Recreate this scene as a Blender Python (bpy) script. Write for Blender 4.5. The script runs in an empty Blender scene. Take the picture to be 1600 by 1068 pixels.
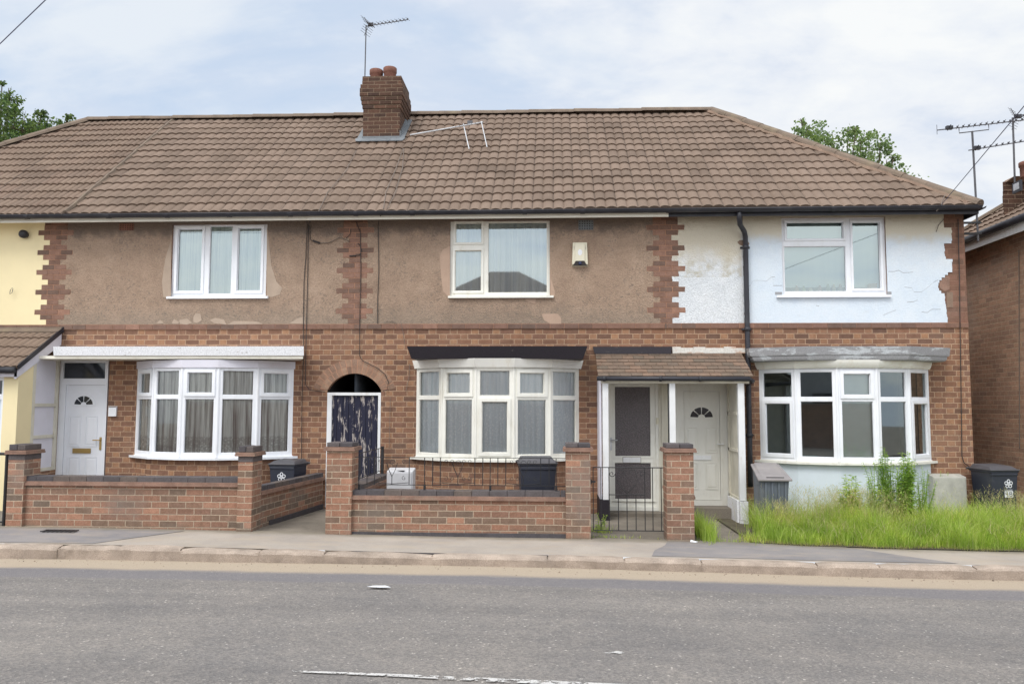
import bpy, math, random
import numpy as np
from mathutils import Vector, Matrix
random.seed(7)
R = math.radians
sc = bpy.context.scene
COL = sc.collection

# ------------------------------------------------------------------ camera
FPX, PCX, PCY = 1250.0, 800.0, 534.0            # focal length and centre of the 1600x1068 photograph
YAW, PITCH, ROLL = R(2.98), math.atan(98 / 1250), R(.16)
CAMPOS = Vector((0, -12.73, 1.69))
CM = Matrix.Rotation(YAW, 3, 'Z') @ Matrix.Rotation(math.pi / 2 + PITCH, 3, 'X') @ Matrix.Rotation(ROLL, 3, 'Z')
cd = bpy.data.cameras.new('camera'); cam = bpy.data.objects.new('camera', cd); COL.objects.link(cam)
cd.sensor_width = 36; cd.lens = 36 * FPX / 1600; cd.clip_start = .05; cd.clip_end = 3000
cam.matrix_world = Matrix.Translation(CAMPOS) @ CM.to_4x4()
sc.camera = cam

# ------------------------------------------------------------------ light
SUN_EL, SUN_AZ = R(52), R(212)                  # azimuth clockwise from +Y
sd = bpy.data.lights.new('sun', 'SUN'); so = bpy.data.objects.new('sun', sd); COL.objects.link(so)
sd.energy = 1.3; sd.angle = R(24); sd.color = (1, .965, .91)
sdir = Vector((math.sin(SUN_AZ) * math.cos(SUN_EL), math.cos(SUN_AZ) * math.cos(SUN_EL), math.sin(SUN_EL)))
so.rotation_euler = sdir.to_track_quat('Z', 'Y').to_euler(); so.location = (0, -20, 30)
sc.view_settings.view_transform = 'Standard'; sc.view_settings.look = 'None'
sc.view_settings.exposure = .55; sc.view_settings.gamma = 1
sc.cycles.max_bounces = 8; sc.cycles.transparent_max_bounces = 12; sc.cycles.caustics_reflective = False
sc.cycles.caustics_refractive = False


class NT:
    """small node-tree writer"""
    def __init__(s, tree):
        s.t = tree; s.t.nodes.clear()
    def n(s, typ, inp=None, **props):
        nd = s.t.nodes.new(typ)
        for k, v in props.items(): setattr(nd, k, v)
        for k, v in (inp or {}).items(): s.put(nd.inputs[k], v)
        return nd
    def put(s, sock, v):
        if isinstance(v, bpy.types.NodeSocket): s.t.links.new(v, sock)
        elif isinstance(v, (tuple, list)) and len(v) == 3 and sock.type == 'RGBA': sock.default_value = (*v, 1)
        else: sock.default_value = v
    def m(s, op, a, b=0, c=0, clamp=False):
        nd = s.n('ShaderNodeMath', operation=op, use_clamp=clamp)
        s.put(nd.inputs[0], a); s.put(nd.inputs[1], b); s.put(nd.inputs[2], c)
        return nd.outputs[0]
    def mix(s, f, a, b, blend='MIX'):
        nd = s.n('ShaderNodeMix', data_type='RGBA', blend_type=blend)
        s.put(nd.inputs['Factor'], f); s.put(nd.inputs[6], a); s.put(nd.inputs[7], b)
        return nd.outputs[2]
    def noise(s, vec, scale, detail=3, rough=.55, dist=0, dim='3D'):
        nd = s.n('ShaderNodeTexNoise', noise_dimensions=dim)
        if vec is not None: s.put(nd.inputs['Vector'], vec)
        s.put(nd.inputs['Scale'], scale); s.put(nd.inputs['Detail'], detail)
        s.put(nd.inputs['Roughness'], rough); s.put(nd.inputs['Distortion'], dist)
        return nd.outputs['Fac']
    def rng(s, v, a, b, c=0, d=1, smooth=True):
        nd = s.n('ShaderNodeMapRange', interpolation_type='SMOOTHSTEP' if smooth else 'LINEAR')
        s.put(nd.inputs['Value'], v)
        for k, x in zip(('From Min', 'From Max', 'To Min', 'To Max'), (a, b, c, d)): s.put(nd.inputs[k], x)
        return nd.outputs['Result']
    def ramp(s, f, stops, mode='LINEAR'):
        nd = s.n('ShaderNodeValToRGB'); cr = nd.color_ramp; cr.interpolation = mode
        while len(cr.elements) < len(stops): cr.elements.new(.5)
        for e, (p, c) in zip(cr.elements, stops): e.position = p; e.color = (*c, 1)
        s.put(nd.inputs[0], f); return nd.outputs[0]
    def scale(s, vec, k):
        nd = s.n('ShaderNodeMapping'); s.put(nd.inputs['Vector'], vec); nd.inputs['Scale'].default_value = k
        return nd.outputs[0]


def srgb(r, g, b):
    f = lambda c: (c / 255 / 12.92) if c <= 10 else ((c / 255 + .055) / 1.055) ** 2.4
    return (f(r), f(g), f(b))


# world: Nishita sky seen between broken white cloud
w = bpy.data.worlds.new('World'); sc.world = w; w.use_nodes = True
N = NT(w.node_tree)
sky = N.n('ShaderNodeTexSky', sky_type='NISHITA'); sky.sun_disc = False
sky.sun_elevation = SUN_EL; sky.sun_rotation = SUN_AZ; sky.air_density = 1.2; sky.dust_density = 1.5
tc = N.n('ShaderNodeTexCoord').outputs['Generated']
sep = N.n('ShaderNodeSeparateXYZ', {'Vector': tc})
zz = N.m('MAXIMUM', sep.outputs[2], .02)
den = N.m('ADD', zz, .28)
cx = N.m('DIVIDE', sep.outputs[0], den); cy = N.m('DIVIDE', sep.outputs[1], den)
cv = N.n('ShaderNodeCombineXYZ', {0: cx, 1: cy, 2: 3.1}).outputs[0]
c1 = N.noise(N.scale(cv, (1, 1.5, 1)), 1.15, 6, .56, .35)
c2 = N.noise(N.scale(cv, (1, 1.3, 1)), 3.1, 6, .6, .2)
cover = N.rng(c1, .20, .47)
# the bluest gap of the photograph stands low on the left, above the roofs
gx = N.m('ADD', sep.outputs[0], .42); gz = N.m('SUBTRACT', sep.outputs[2], .37)
gap = N.m('ADD', N.m('MULTIPLY', gx, gx), N.m('MULTIPLY', N.m('MULTIPLY', gz, gz), 3.0))
gapm = N.m('MULTIPLY', N.rng(gap, .11, .0), N.rng(sep.outputs[1], .2, .5))
cover = N.m('SUBTRACT', cover, N.m('MULTIPLY', gapm, .36), clamp=True)
tone = N.m('ADD', N.m('MULTIPLY', c2, .6), N.m('MULTIPLY', c1, .4))
white = N.ramp(tone, [(.40, (.53, .58, .665)), (.47, (.625, .655, .70)), (.56, (.70, .715, .722))])
blue = N.mix(.8, N.mix(1, sky.outputs[0], (.10, .10, .10), 'MULTIPLY'), (.46, .56, .70))
col = N.mix(cover, blue, white)
# unseen sky overhead and behind the camera scaled brighter, added for its light
up = N.m('ADD', 1.0, N.m('ADD', N.m('MULTIPLY', N.rng(sep.outputs[2], .5, 1), .8), N.m('MULTIPLY', N.rng(sep.outputs[1], .1, -.6), .75)))
colv = N.n('ShaderNodeVectorMath', operation='SCALE'); N.put(colv.inputs[0], col); N.put(colv.inputs['Scale'], up)
bg = N.n('ShaderNodeBackground', {'Color': colv.outputs[0], 'Strength': .92})
out = N.n('ShaderNodeOutputWorld', {'Surface': bg.outputs[0]})


# ------------------------------------------------------------------ photograph -> place
def ray(px, py): return CM @ Vector(((px - PCX) / FPX, -(py - PCY) / FPX, -1))
def P(px, py, Y=0.0):
    d = ray(px, py); return CAMPOS + d * ((Y - CAMPOS.y) / d.y)
def PXp(px, py, X):
    d = ray(px, py); return CAMPOS + d * ((X - CAMPOS.x) / d.x)
def PZ(px, py, Z):
    d = ray(px, py); return CAMPOS + d * ((Z - CAMPOS.z) / d.z)
def X_(px, py=560, Y=0.0): return P(px, py, Y).x
def Z_(px, py, Y=0.0): return P(px, py, Y).z


# ------------------------------------------------------------------ mesh builder
class MB:
    def __init__(s): s.v = []; s.f = []; s.uv = {}; s.T = None
    def add(s, verts, faces, uvs=None):
        o = len(s.v)
        for p in verts:
            p = Vector(p); s.v.append(s.T @ p if s.T else p)
        for i, f in enumerate(faces):
            if uvs: s.uv[len(s.f)] = uvs[i]
            s.f.append([o + k for k in f])
    def face(s, *pts, uv=None): s.add(pts, [list(range(len(pts)))], [uv] if uv else None)
    def box(s, x0, x1, y0, y1, z0, z1):
        if x0 > x1: x0, x1 = x1, x0
        if y0 > y1: y0, y1 = y1, y0
        if z0 > z1: z0, z1 = z1, z0
        s.hexa([(x0, y0, z0), (x1, y0, z0), (x1, y1, z0), (x0, y1, z0)], [(x0, y0, z1), (x1, y0, z1), (x1, y1, z1), (x0, y1, z1)])
    def hexa(s, b, t):
        s.add(list(b) + list(t), [(3, 2, 1, 0), (4, 5, 6, 7), (0, 1, 5, 4), (1, 2, 6, 5), (2, 3, 7, 6), (3, 0, 4, 7)])
    def prism(s, poly, vec):                        # closed prism of a polygon pushed by vec
        n = len(poly); a = [Vector(p) for p in poly]; v = Vector(vec)
        s.add(a + [p + v for p in a], [list(range(n))[::-1], list(range(n, 2 * n))] + [(i, (i + 1) % n, (i + 1) % n + n, i + n) for i in range(n)])
    def tube(s, pts, r, n=6, cap=True):
        pts = [Vector(p) for p in pts]; rs = r if isinstance(r, (list, tuple)) else [r] * len(pts)
        vs = []; up = Vector((.13, .21, .97))
        for i, p in enumerate(pts):
            d = (pts[min(i + 1, len(pts) - 1)] - pts[max(i - 1, 0)])
            d = d.normalized() if d.length > 1e-9 else Vector((0, 0, 1))
            if abs(d.dot(up)) > .97: up = Vector((.9, .3, .1))
            a = d.cross(up).normalized(); b = d.cross(a)
            for k in range(n):
                t = 2 * math.pi * k / n; vs.append(p + (a * math.cos(t) + b * math.sin(t)) * rs[i])
        fs = [(i * n + k, i * n + (k + 1) % n, (i + 1) * n + (k + 1) % n, (i + 1) * n + k) for i in range(len(pts) - 1) for k in range(n)]
        if cap: fs += [tuple(range(n))[::-1], tuple(range((len(pts) - 1) * n, len(pts) * n))]
        s.add(vs, fs)
    def ring(s, x0, x1, z0, z1, w_, y0, y1):        # rectangular picture-frame standing from y1 (back) to y0 (front)
        s.box(x0, x1, y0, y1, z1 - w_, z1); s.box(x0, x1, y0, y1, z0, z0 + w_)
        s.box(x0, x0 + w_, y0, y1, z0 + w_, z1 - w_); s.box(x1 - w_, x1, y0, y1, z0 + w_, z1 - w_)
    def sheet(s, x0, x1, z0, z1, holes, y, dep):    # board in the XZ plane with openings and reveals
        xs = sorted({x0, x1, *[h[0] for h in holes], *[h[1] for h in holes]}); xs = [x for x in xs if x0 <= x <= x1]
        zs = sorted({z0, z1, *[h[2] for h in holes], *[h[3] for h in holes]}); zs = [z for z in zs if z0 <= z <= z1]
        def solid(i, j):
            if not (0 <= i < len(xs) - 1 and 0 <= j < len(zs) - 1): return False
            cx_, cz_ = (xs[i] + xs[i + 1]) / 2, (zs[j] + zs[j + 1]) / 2
            return not any(h[0] < cx_ < h[1] and h[2] < cz_ < h[3] for h in holes)
        for i in range(len(xs) - 1):
            for j in range(len(zs) - 1):
                if not solid(i, j): continue
                a, b, c, d = xs[i], xs[i + 1], zs[j], zs[j + 1]
                s.face((a, y, c), (b, y, c), (b, y, d), (a, y, d))
                s.face((b, y + dep, c), (a, y + dep, c), (a, y + dep, d), (b, y + dep, d))
                if not solid(i - 1, j): s.face((a, y + dep, c), (a, y, c), (a, y, d), (a, y + dep, d))
                if not solid(i + 1, j): s.face((b, y, c), (b, y + dep, c), (b, y + dep, d), (b, y, d))
                if not solid(i, j - 1): s.face((a, y + dep, c), (b, y + dep, c), (b, y, c), (a, y, c))
                if not solid(i, j + 1): s.face((a, y, d), (b, y, d), (b, y + dep, d), (a, y + dep, d))
    def build(s, name, mat, parent=None, smooth=False, bevel=0, **tags):
        root = parent
        while root is not None and root.parent: root = root.parent
        off = Vector(root.location) if root else Vector((0, 0, 0))
        me = bpy.data.meshes.new(name)
        me.from_pydata([tuple(p - off) for p in s.v], [], s.f)
        ul = me.uv_layers.new(name='UVMap'); me.update()
        data = np.zeros((len(me.loops), 2), dtype=np.float32)
        V = s.v
        for pi, p in enumerate(me.polygons):
            got = s.uv.get(pi); ls = p.loop_start
            if got:
                for k, q in enumerate(got): data[ls + k] = q
            else:
                n = p.normal
                if abs(n.z) > .75:
                    for k, vi in enumerate(s.f[pi]): data[ls + k] = (V[vi].x, V[vi].y)
                else:
                    t = Vector((-n.y, n.x, 0)).normalized()
                    for k, vi in enumerate(s.f[pi]): data[ls + k] = (V[vi].dot(t), V[vi].z)
        ul.data.foreach_set('uv', data.ravel())
        if smooth: me.polygons.foreach_set('use_smooth', [True] * len(me.polygons))
        if mat: me.materials.append(mat)
        o = bpy.data.objects.new(name, me); COL.objects.link(o)
        if parent: o.parent = parent
        if bevel:
            b = o.modifiers.new('bevel', 'BEVEL'); b.width = bevel; b.segments = 2; b.limit_method = 'ANGLE'
        for k, v in tags.items(): o['category' if k == 'cat' else k] = v
        return o


def thing(name, label, cat, loc=(0, 0, 0), group=None):
    o = bpy.data.objects.new(name, None); COL.objects.link(o); o.location = loc; o.empty_display_size = .2
    o['label'] = label; o['category'] = cat
    if group: o['group'] = group
    return o


# ------------------------------------------------------------------ materials
def new_mat(name):
    m = bpy.data.materials.new(name); m.use_nodes = True
    return m, NT(m.node_tree)
def finish(N, col, rough=.8, bump=None, bstr=.3, bdist=.01, spec=.3, metal=0, **kw):
    p = N.n('ShaderNodeBsdfPrincipled')
    N.put(p.inputs['Base Color'], col); N.put(p.inputs['Roughness'], rough); N.put(p.inputs['Metallic'], metal)
    p.inputs['Specular IOR Level'].default_value = spec
    for k, v in kw.items(): N.put(p.inputs[k], v)
    if bump is not None:
        b = N.n('ShaderNodeBump', {'Height': bump, 'Strength': bstr, 'Distance': bdist}); N.t.links.new(b.outputs[0], p.inputs['Normal'])
    N.n('ShaderNodeOutputMaterial', {'Surface': p.outputs[0]})
    return p
def geo(N): return N.n('ShaderNodeNewGeometry')
def pos(N): return geo(N).outputs['Position']


def tune(c, k=.35, g=1.38):
    l = .2126 * c[0] + .7152 * c[1] + .0722 * c[2]; return tuple(min(.8, (a + (l - a) * k) * g * q) for a, q in zip(c, (.99, 1.0, .90) if k else (1.0, .955, .88)))

def brick_mat(name, cols, mortar, bond='flemish', v0=2.90, course=.083, period=.343, shift=0.0, dirt=.3, low_dirt=None, hdr=None, jw=.0052, stain=(.28, .27, .25), tn=(.35, 1.38)):
    m, N = new_mat(name); cols = [tune(c, *tn) for c in cols]; hdr = hdr and [tune(c, tn[0] * .6, tn[1] * 1.02) for c in hdr]; mortar = tune(mortar, tn[0] * .7, tn[1] * .82)
    uv = N.n('ShaderNodeUVMap').outputs[0]; ps = pos(N)
    wob = N.noise(ps, 22, 2); wob2 = N.noise(N.scale(ps, (1.1, 1, 1)), 27, 2)
    s = N.n('ShaderNodeSeparateXYZ', {'Vector': uv})
    u = N.m('ADD', s.outputs[0], N.m('MULTIPLY', N.m('SUBTRACT', wob, .5), .008))
    v = N.m('ADD', s.outputs[1], N.m('MULTIPLY', N.m('SUBTRACT', wob2, .5), .007))
    v = N.m('DIVIDE', N.m('SUBTRACT', v, v0), course)
    row = N.m('FLOOR', v); fv = N.m('SUBTRACT', v, row)
    off = N.m('MULTIPLY', N.m('FLOORED_MODULO', row, 2), .5)
    uu = N.m('ADD', N.m('DIVIDE', N.m('ADD', u, shift), period), off)
    colm = N.m('FLOOR', uu); fu = N.m('SUBTRACT', uu, colm)
    de = N.m('MINIMUM', fu, N.m('SUBTRACT', 1, fu))
    ish = 0
    if bond == 'flemish':
        de = N.m('MINIMUM', de, N.m('ABSOLUTE', N.m('SUBTRACT', fu, .6667)))
        ish = N.m('GREATER_THAN', fu, .6667)
    d = N.m('MINIMUM', N.m('MULTIPLY', de, period), N.m('MULTIPLY', N.m('MINIMUM', fv, N.m('SUBTRACT', 1, fv)), course))
    mask = N.rng(d, jw * .55, jw * 1.25)
    wn = N.n('ShaderNodeTexWhiteNoise', {'Vector': N.n('ShaderNodeCombineXYZ', {0: colm, 1: row, 2: ish}).outputs[0]})
    st = [(i / (len(cols) - 1), c) for i, c in enumerate(cols)]
    bc = N.ramp(wn.outputs['Value'], st)
    if hdr:
        s2 = N.n('ShaderNodeSeparateColor', {'Color': wn.outputs['Color']})
        hc = N.ramp(s2.outputs[1], [(i / (len(hdr) - 1), c) for i, c in enumerate(hdr)])
        bc = N.mix(N.m('MULTIPLY', ish, .85), bc, hc)
    grain = N.noise(ps, 95, 4, .7); blot = N.noise(ps, 14, 3)
    bc = N.mix(1, bc, N.ramp(grain, [(.3, (.72, .72, .72)), (.7, (1.22, 1.22, 1.22))]), 'MULTIPLY')
    bc = N.mix(1, bc, N.ramp(blot, [(.3, (.86, .84, .82)), (.7, (1.12, 1.12, 1.13))]), 'MULTIPLY')
    mc = N.mix(1, mortar, N.ramp(N.noise(ps, 30, 4), [(.3, (.7, .7, .7)), (.75, (1.15, 1.15, 1.15))]), 'MULTIPLY')
    c = N.mix(mask, mc, bc)
    big = N.noise(ps, 1.1, 5, .62)
    c = N.mix(N.m('MULTIPLY', N.rng(big, .5, .72), dirt), c, stain)
    c = N.mix(1, c, N.ramp(N.noise(ps, .55, 3), [(.3, (.88, .88, .88)), (.7, (1.08, 1.08, 1.08))]), 'MULTIPLY')
    if low_dirt:
        z = N.n('ShaderNodeSeparateXYZ', {'Vector': ps}).outputs[2]
        ld = N.rng(N.m('ADD', z, N.m('MULTIPLY', N.m('SUBTRACT', N.noise(ps, 5, 4), .5), .3)), low_dirt + .1, low_dirt - .12)
        c = N.mix(N.m('MULTIPLY', ld, .75), c, (.17, .15, .12))
    h = N.m('ADD', N.m('MULTIPLY', mask, 1), N.m('MULTIPLY', grain, .35))
    finish(N, c, .92, h, .55, .008, .15)
    return m

BR = dict(
    house=brick_mat('house brick', [srgb(116, 90, 79), srgb(132, 102, 87), srgb(124, 96, 85), srgb(138, 105, 88), srgb(108, 86, 77), srgb(134, 102, 86)], srgb(187, 160, 139),
                    hdr=[srgb(154, 120, 96), srgb(138, 107, 90), srgb(160, 126, 102), srgb(128, 100, 86)], dirt=.3, jw=.0068, tn=(0, 1.08), stain=(.20, .165, .135)),
    upper=brick_mat('upper brick', [srgb(120, 82, 70), srgb(140, 95, 80), srgb(108, 78, 68), srgb(132, 88, 72)], srgb(150, 112, 94), bond='stretcher', period=.229, dirt=.2, tn=(.3, 1.2)),
    garden=brick_mat('garden wall brick', [srgb(152, 104, 84), srgb(168, 112, 88), srgb(128, 100, 86), srgb(178, 120, 94), srgb(116, 96, 86), srgb(160, 108, 86), srgb(140, 98, 82)], srgb(198, 172, 154),
                     bond='stretcher', period=.226, v0=.51, course=.081, jw=.006, dirt=.55, low_dirt=.06, stain=(.19, .165, .145), tn=(.33, 1.1)),
    chimney=brick_mat('chimney brick', [srgb(92, 66, 58), srgb(112, 76, 62), srgb(86, 62, 56), srgb(124, 84, 68)], srgb(170, 142, 122), bond='stretcher', period=.229, v0=0, course=.078, dirt=.35, stain=(.07, .055, .05), tn=(.3, .8)),
    side=brick_mat('neighbour brick', [srgb(138, 104, 88), srgb(154, 116, 97), srgb(126, 96, 84), srgb(146, 110, 92)], srgb(168, 146, 128), bond='stretcher', period=.229, v0=0, course=.078, dirt=.25, tn=(.25, 1.75)),
)


def island_mat(name, cols, rough=.9, grain=90, gs=.25, tn=(0, 1)):
    m, N = new_mat(name); g = geo(N); cols = [tune(c, *tn) for c in cols]
    c = N.ramp(g.outputs['Random Per Island'], [(i / max(1, len(cols) - 1), c) for i, c in enumerate(cols)])
    gr = N.noise(g.outputs['Position'], grain, 4, .7); b2 = N.noise(g.outputs['Position'], 9, 4)
    c = N.mix(1, c, N.ramp(gr, [(.3, (1 - gs,) * 3), (.7, (1 + gs,) * 3)]), 'MULTIPLY')
    c = N.mix(1, c, N.ramp(b2, [(.3, (.84, .83, .82)), (.7, (1.12, 1.12, 1.12))]), 'MULTIPLY')
    finish(N, c, rough, gr, .3, .006, .2)
    return m

def plain(name, col, rough=.6, var=.08, scale=6, dirt=0, dirtcol=(.2, .17, .12), bump=0, spec=.4, metal=0, fine=0, drip=False):
    m, N = new_mat(name); ps = pos(N)
    c = N.mix(1, col, N.ramp(N.noise(ps, scale, 4), [(.3, (1 - var,) * 3), (.7, (1 + var,) * 3)]), 'MULTIPLY')
    if fine: c = N.mix(1, c, N.ramp(N.noise(ps, 120, 3, .7), [(.35, (1 - fine,) * 3), (.65, (1 + fine,) * 3)]), 'MULTIPLY')
    if dirt:
        k = N.noise(N.scale(ps, (1, 1, .25)) if drip else ps, 7 if drip else 3.1, 6, .7)
        c = N.mix(N.m('MULTIPLY', N.rng(k, .5, .75), dirt), c, dirtcol)
    finish(N, c, rough, N.noise(ps, 60, 4) if bump else None, bump, .006, spec, metal)
    return m

M = dict(
    upvc=plain('white upvc', (.80, .82, .86), .35, .04, 3, dirt=.22, dirtcol=(.50, .48, .42), drip=True),
    cream_upvc=plain('cream upvc', (.78, .77, .71), .4, .05, 3, dirt=.35, dirtcol=(.42, .36, .24), drip=True),
    cream_fascia=plain('cream fascia', (.82, .79, .69), .45, .05, 4, dirt=.35, dirtcol=(.45, .40, .28)),
    oldwhite=plain('old white gloss paint', (.74, .75, .76), .45, .06, 4, dirt=.5, dirtcol=(.42, .36, .26), drip=True),
    headwhite=plain('cream white head panel', (.84, .83, .78), .5, .04, 4, dirt=.35, dirtcol=(.55, .45, .30), drip=True),
    door_white=plain('white door panel', (.74, .76, .81), .4, .03, 3, dirt=.15, dirtcol=(.5, .48, .42)),
    door_cream=plain('off white door panel', (.68, .67, .62), .42, .04, 3, dirt=.3, dirtcol=(.42, .37, .28), drip=True),
    screen=plain('dirty cream paint', (.60, .57, .48), .6, .1, 4, dirt=.5, dirtcol=(.34, .29, .20), drip=True),
    gutter=plain('black gutter', (.028, .028, .036), .45, .2, 5, dirt=.3, dirtcol=(.12, .12, .12)),
    iron=plain('black iron', (.022, .022, .024), .5, .2, 20),
    rust=plain('galvanised pole', (.09, .09, .10), .5, .2, 10),
    alu=plain('aluminium rod', (.55, .56, .58), .4, .15, 12, metal=.6),
    bin=plain('dark blue bin plastic', (.022, .026, .042), .5, .12, 5, dirt=.3, dirtcol=(.10, .10, .10), spec=.5),
    binlid=plain('grey black bin lid', (.075, .073, .082), .5, .15, 6, dirt=.4, dirtcol=(.17, .16, .16), spec=.5),
    graylid=plain('faded grey lid', (.27, .25, .25), .55, .1, 6, dirt=.5, dirtcol=(.36, .32, .26)),
    graybin=plain('grey bin plastic', (.12, .14, .17), .5, .1, 5, dirt=.4, dirtcol=(.2, .2, .18)),
    paint_white=plain('white marking', (.72, .74, .78), .6, .05),
    lead=plain('lead flashing', (.15, .165, .18), .5, .2, 9, dirt=.4, dirtcol=(.14, .15, .16)),
    pot=plain('terracotta pot', srgb(122, 84, 72), .85, .2, 9, dirt=.4, dirtcol=(.14, .08, .06)),
    interior=plain('room wall', (.20, .23, .27), .9),
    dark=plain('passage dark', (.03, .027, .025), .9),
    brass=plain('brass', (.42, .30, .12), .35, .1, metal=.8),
    cable=plain('black cable', (.035, .03, .03), .6), cable2=plain('old grey cable', (.16, .13, .11), .6),
    wirem=plain('overhead wire', (.10, .11, .18), .6),
    slab=plain('path concrete', (.19, .165, .135), .9, .2, 2.5, dirt=.6, dirtcol=(.10, .09, .07), bump=.3, fine=.2),
    metalbox=plain('white meter box', (.52, .52, .54), .5, .06, 5, dirt=.2, dirtcol=(.4, .38, .33)),
    concbox=plain('weathered meter box', (.43, .42, .38), .8, .16, 7, dirt=.5, dirtcol=(.26, .27, .20), fine=.08),
    alarm=plain('yellowed plastic', (.66, .62, .49), .45, .03), alarmdark=plain('dark plastic', (.05, .045, .045), .4),
    alarmlight=plain('pale lens', (.72, .73, .76), .3, .02), bluelens=plain('navy lens', (.03, .04, .09), .25),
    soil=plain('soil', (.10, .085, .055), .95, .3, 6, dirt=.6, dirtcol=(.09, .12, .04), bump=.5, fine=.25),
    mauve=plain('white painted board', (.66, .65, .72), .5, .04, 3, dirt=.2, dirtcol=(.48, .44, .42)),
    cap=island_mat('blue engineering brick', [srgb(84, 82, 88), srgb(98, 94, 98), srgb(76, 76, 84), srgb(106, 98, 96)], .7, 60, .18),
    crease=plain('creasing tile', srgb(138, 110, 96), .9, .25, 7, dirt=.6, dirtcol=(.25, .22, .17), bump=.4, fine=.2),
    quoin=island_mat('quoin brick', [srgb(114, 78, 66), srgb(136, 90, 74), srgb(104, 76, 68), srgb(150, 98, 78), srgb(126, 86, 74)], tn=(.42, 1.25)),
    stringb=island_mat('string course brick', [srgb(112, 76, 66), srgb(130, 86, 72), srgb(100, 76, 70), srgb(148, 98, 80), srgb(120, 80, 66)], tn=(.42, 1.25)),
    arch=island_mat('arch brick', [srgb(170, 120, 92), srgb(152, 106, 84), srgb(180, 132, 102), srgb(138, 98, 82)], tn=(.42, 1.05)),
    quoinbed=plain('quoin mortar', srgb(172, 130, 106), .95, .12, 8, fine=.15),
    paper=plain('cardboard', (.42, .27, .17), .8), teal=plain('teal cloth', (.06, .24, .28), .8),
)


def render_mat(name, base, lo, hi, bumps=.9, dirt=(.17, .14, .115), kind='beige'):
    m, N = new_mat(name); ps = pos(N); z = N.n('ShaderNodeSeparateXYZ', {'Vector': ps}).outputs[2]; x = N.n('ShaderNodeSeparateXYZ', {'Vector': ps}).outputs[0]
    vor = N.n('ShaderNodeTexVoronoi', {'Vector': ps, 'Scale': 62.0}); pit = N.noise(ps, 48, 4, .7)
    big = N.noise(ps, .9, 5, .6); med = N.noise(ps, 4, 5, .65)
    c = N.ramp(N.m('ADD', N.m('MULTIPLY', big, .5), N.m('MULTIPLY', med, .5)), [(.35, lo), (.5, base), (.66, hi)])
    pa = .22 if bumps > .5 else .05
    c = N.mix(1, c, N.ramp(pit, [(.3, (1 - pa,) * 3), (.68, (1 + pa * .7,) * 3)]), 'MULTIPLY')
    if kind == 'beige':
        # black algae specks, thicker under the eaves and low on the panel
        speck = N.rng(N.noise(ps, 30, 4, .8), .52, .64)
        amt = N.rng(N.m('ADD', N.noise(ps, 1.9, 5, .65), N.m('MULTIPLY', N.rng(z, 3.7, 3.1), .12)), .44, .60)
        c = N.mix(N.m('MULTIPLY', N.m('MULTIPLY', speck, amt), .85), c, dirt)
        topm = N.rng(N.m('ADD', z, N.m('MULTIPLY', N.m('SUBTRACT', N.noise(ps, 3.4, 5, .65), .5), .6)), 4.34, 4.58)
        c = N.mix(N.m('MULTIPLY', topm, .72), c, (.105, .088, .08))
        lowm = N.rng(N.m('ADD', z, N.m('MULTIPLY', N.m('SUBTRACT', N.noise(ps, 2.0, 5, .65), .5), .5)), 3.36, 3.0)
        c = N.mix(N.m('MULTIPLY', lowm, .4), c, (.22, .19, .155))
    else:
        # yellowed band under the eaves, dirty patch left of the down pipe
        edge = N.m('ADD', z, N.m('MULTIPLY', N.m('SUBTRACT', N.noise(ps, 2.2, 5, .6), .5), .42))
        yel = N.rng(edge, 4.22, 4.44)
        left = N.rng(x, 3.02, 2.95)
        yl = N.rng(N.m('ADD', z, N.m('MULTIPLY', N.m('SUBTRACT', N.noise(ps, 3, 5, .6), .5), .7)), 3.70, 4.3)
        c = N.mix(N.m('MULTIPLY', N.m('MAXIMUM', yel, N.m('MULTIPLY', left, yl)), .85), c, (.60, .53, .40))
        line = N.m('MULTIPLY', N.m('MULTIPLY', N.rng(z, 3.705, 3.72), N.rng(z, 4.25, 3.72)), left)
        c = N.mix(N.m('MULTIPLY', N.m('MULTIPLY', line, N.rng(N.noise(ps, 6, 5, .7), .42, .66)), .8), c, (.40, .36, .26))
        grim = N.rng(N.noise(ps, 5, 6, .72), .6, .8)
        c = N.mix(N.m('MULTIPLY', grim, .25), c, (.45, .42, .38))
        topd = N.rng(N.m('ADD', z, N.m('MULTIPLY', N.m('SUBTRACT', N.noise(ps, 6, 4), .5), .12)), 4.60, 4.69)
        c = N.mix(N.m('MULTIPLY', topd, .45), c, (.30, .24, .17))
    h = N.m('ADD', N.m('MULTIPLY', vor.outputs['Distance'], 1.0), pit)
    finish(N, c, .93, h, bumps, .009, .15)
    return m

M['render_beige'] = render_mat('pebble dash', srgb(160, 138, 120), srgb(145, 124, 108), srgb(170, 148, 130))
M['render_white'] = render_mat('white pebble dash', (.67, .70, .73), (.60, .63, .66), (.73, .75, .77), .8, kind='white')
M['render_smooth'] = render_mat('white smooth render', (.64, .71, .78), (.58, .66, .75), (.69, .74, .79), .35, kind='white')
M['bay_blue'] = plain('pale blue masonry paint', (.64, .71, .77), .8, .07, 2, dirt=.2, dirtcol=(.45, .48, .50), bump=.25)
M['cream'] = plain('cream masonry paint', (.80, .69, .43), .85, .05, 1.5, dirt=.12, dirtcol=(.6, .5, .33), bump=.2)
M['patch'] = plain('pink sand render patch', srgb(172, 147, 129), .9, .08, 5, fine=.08, bump=.2)
M['patchgrey'] = plain('grey filler patch', srgb(166, 148, 132), .9, .08, 5, fine=.08, bump=.2)


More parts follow.
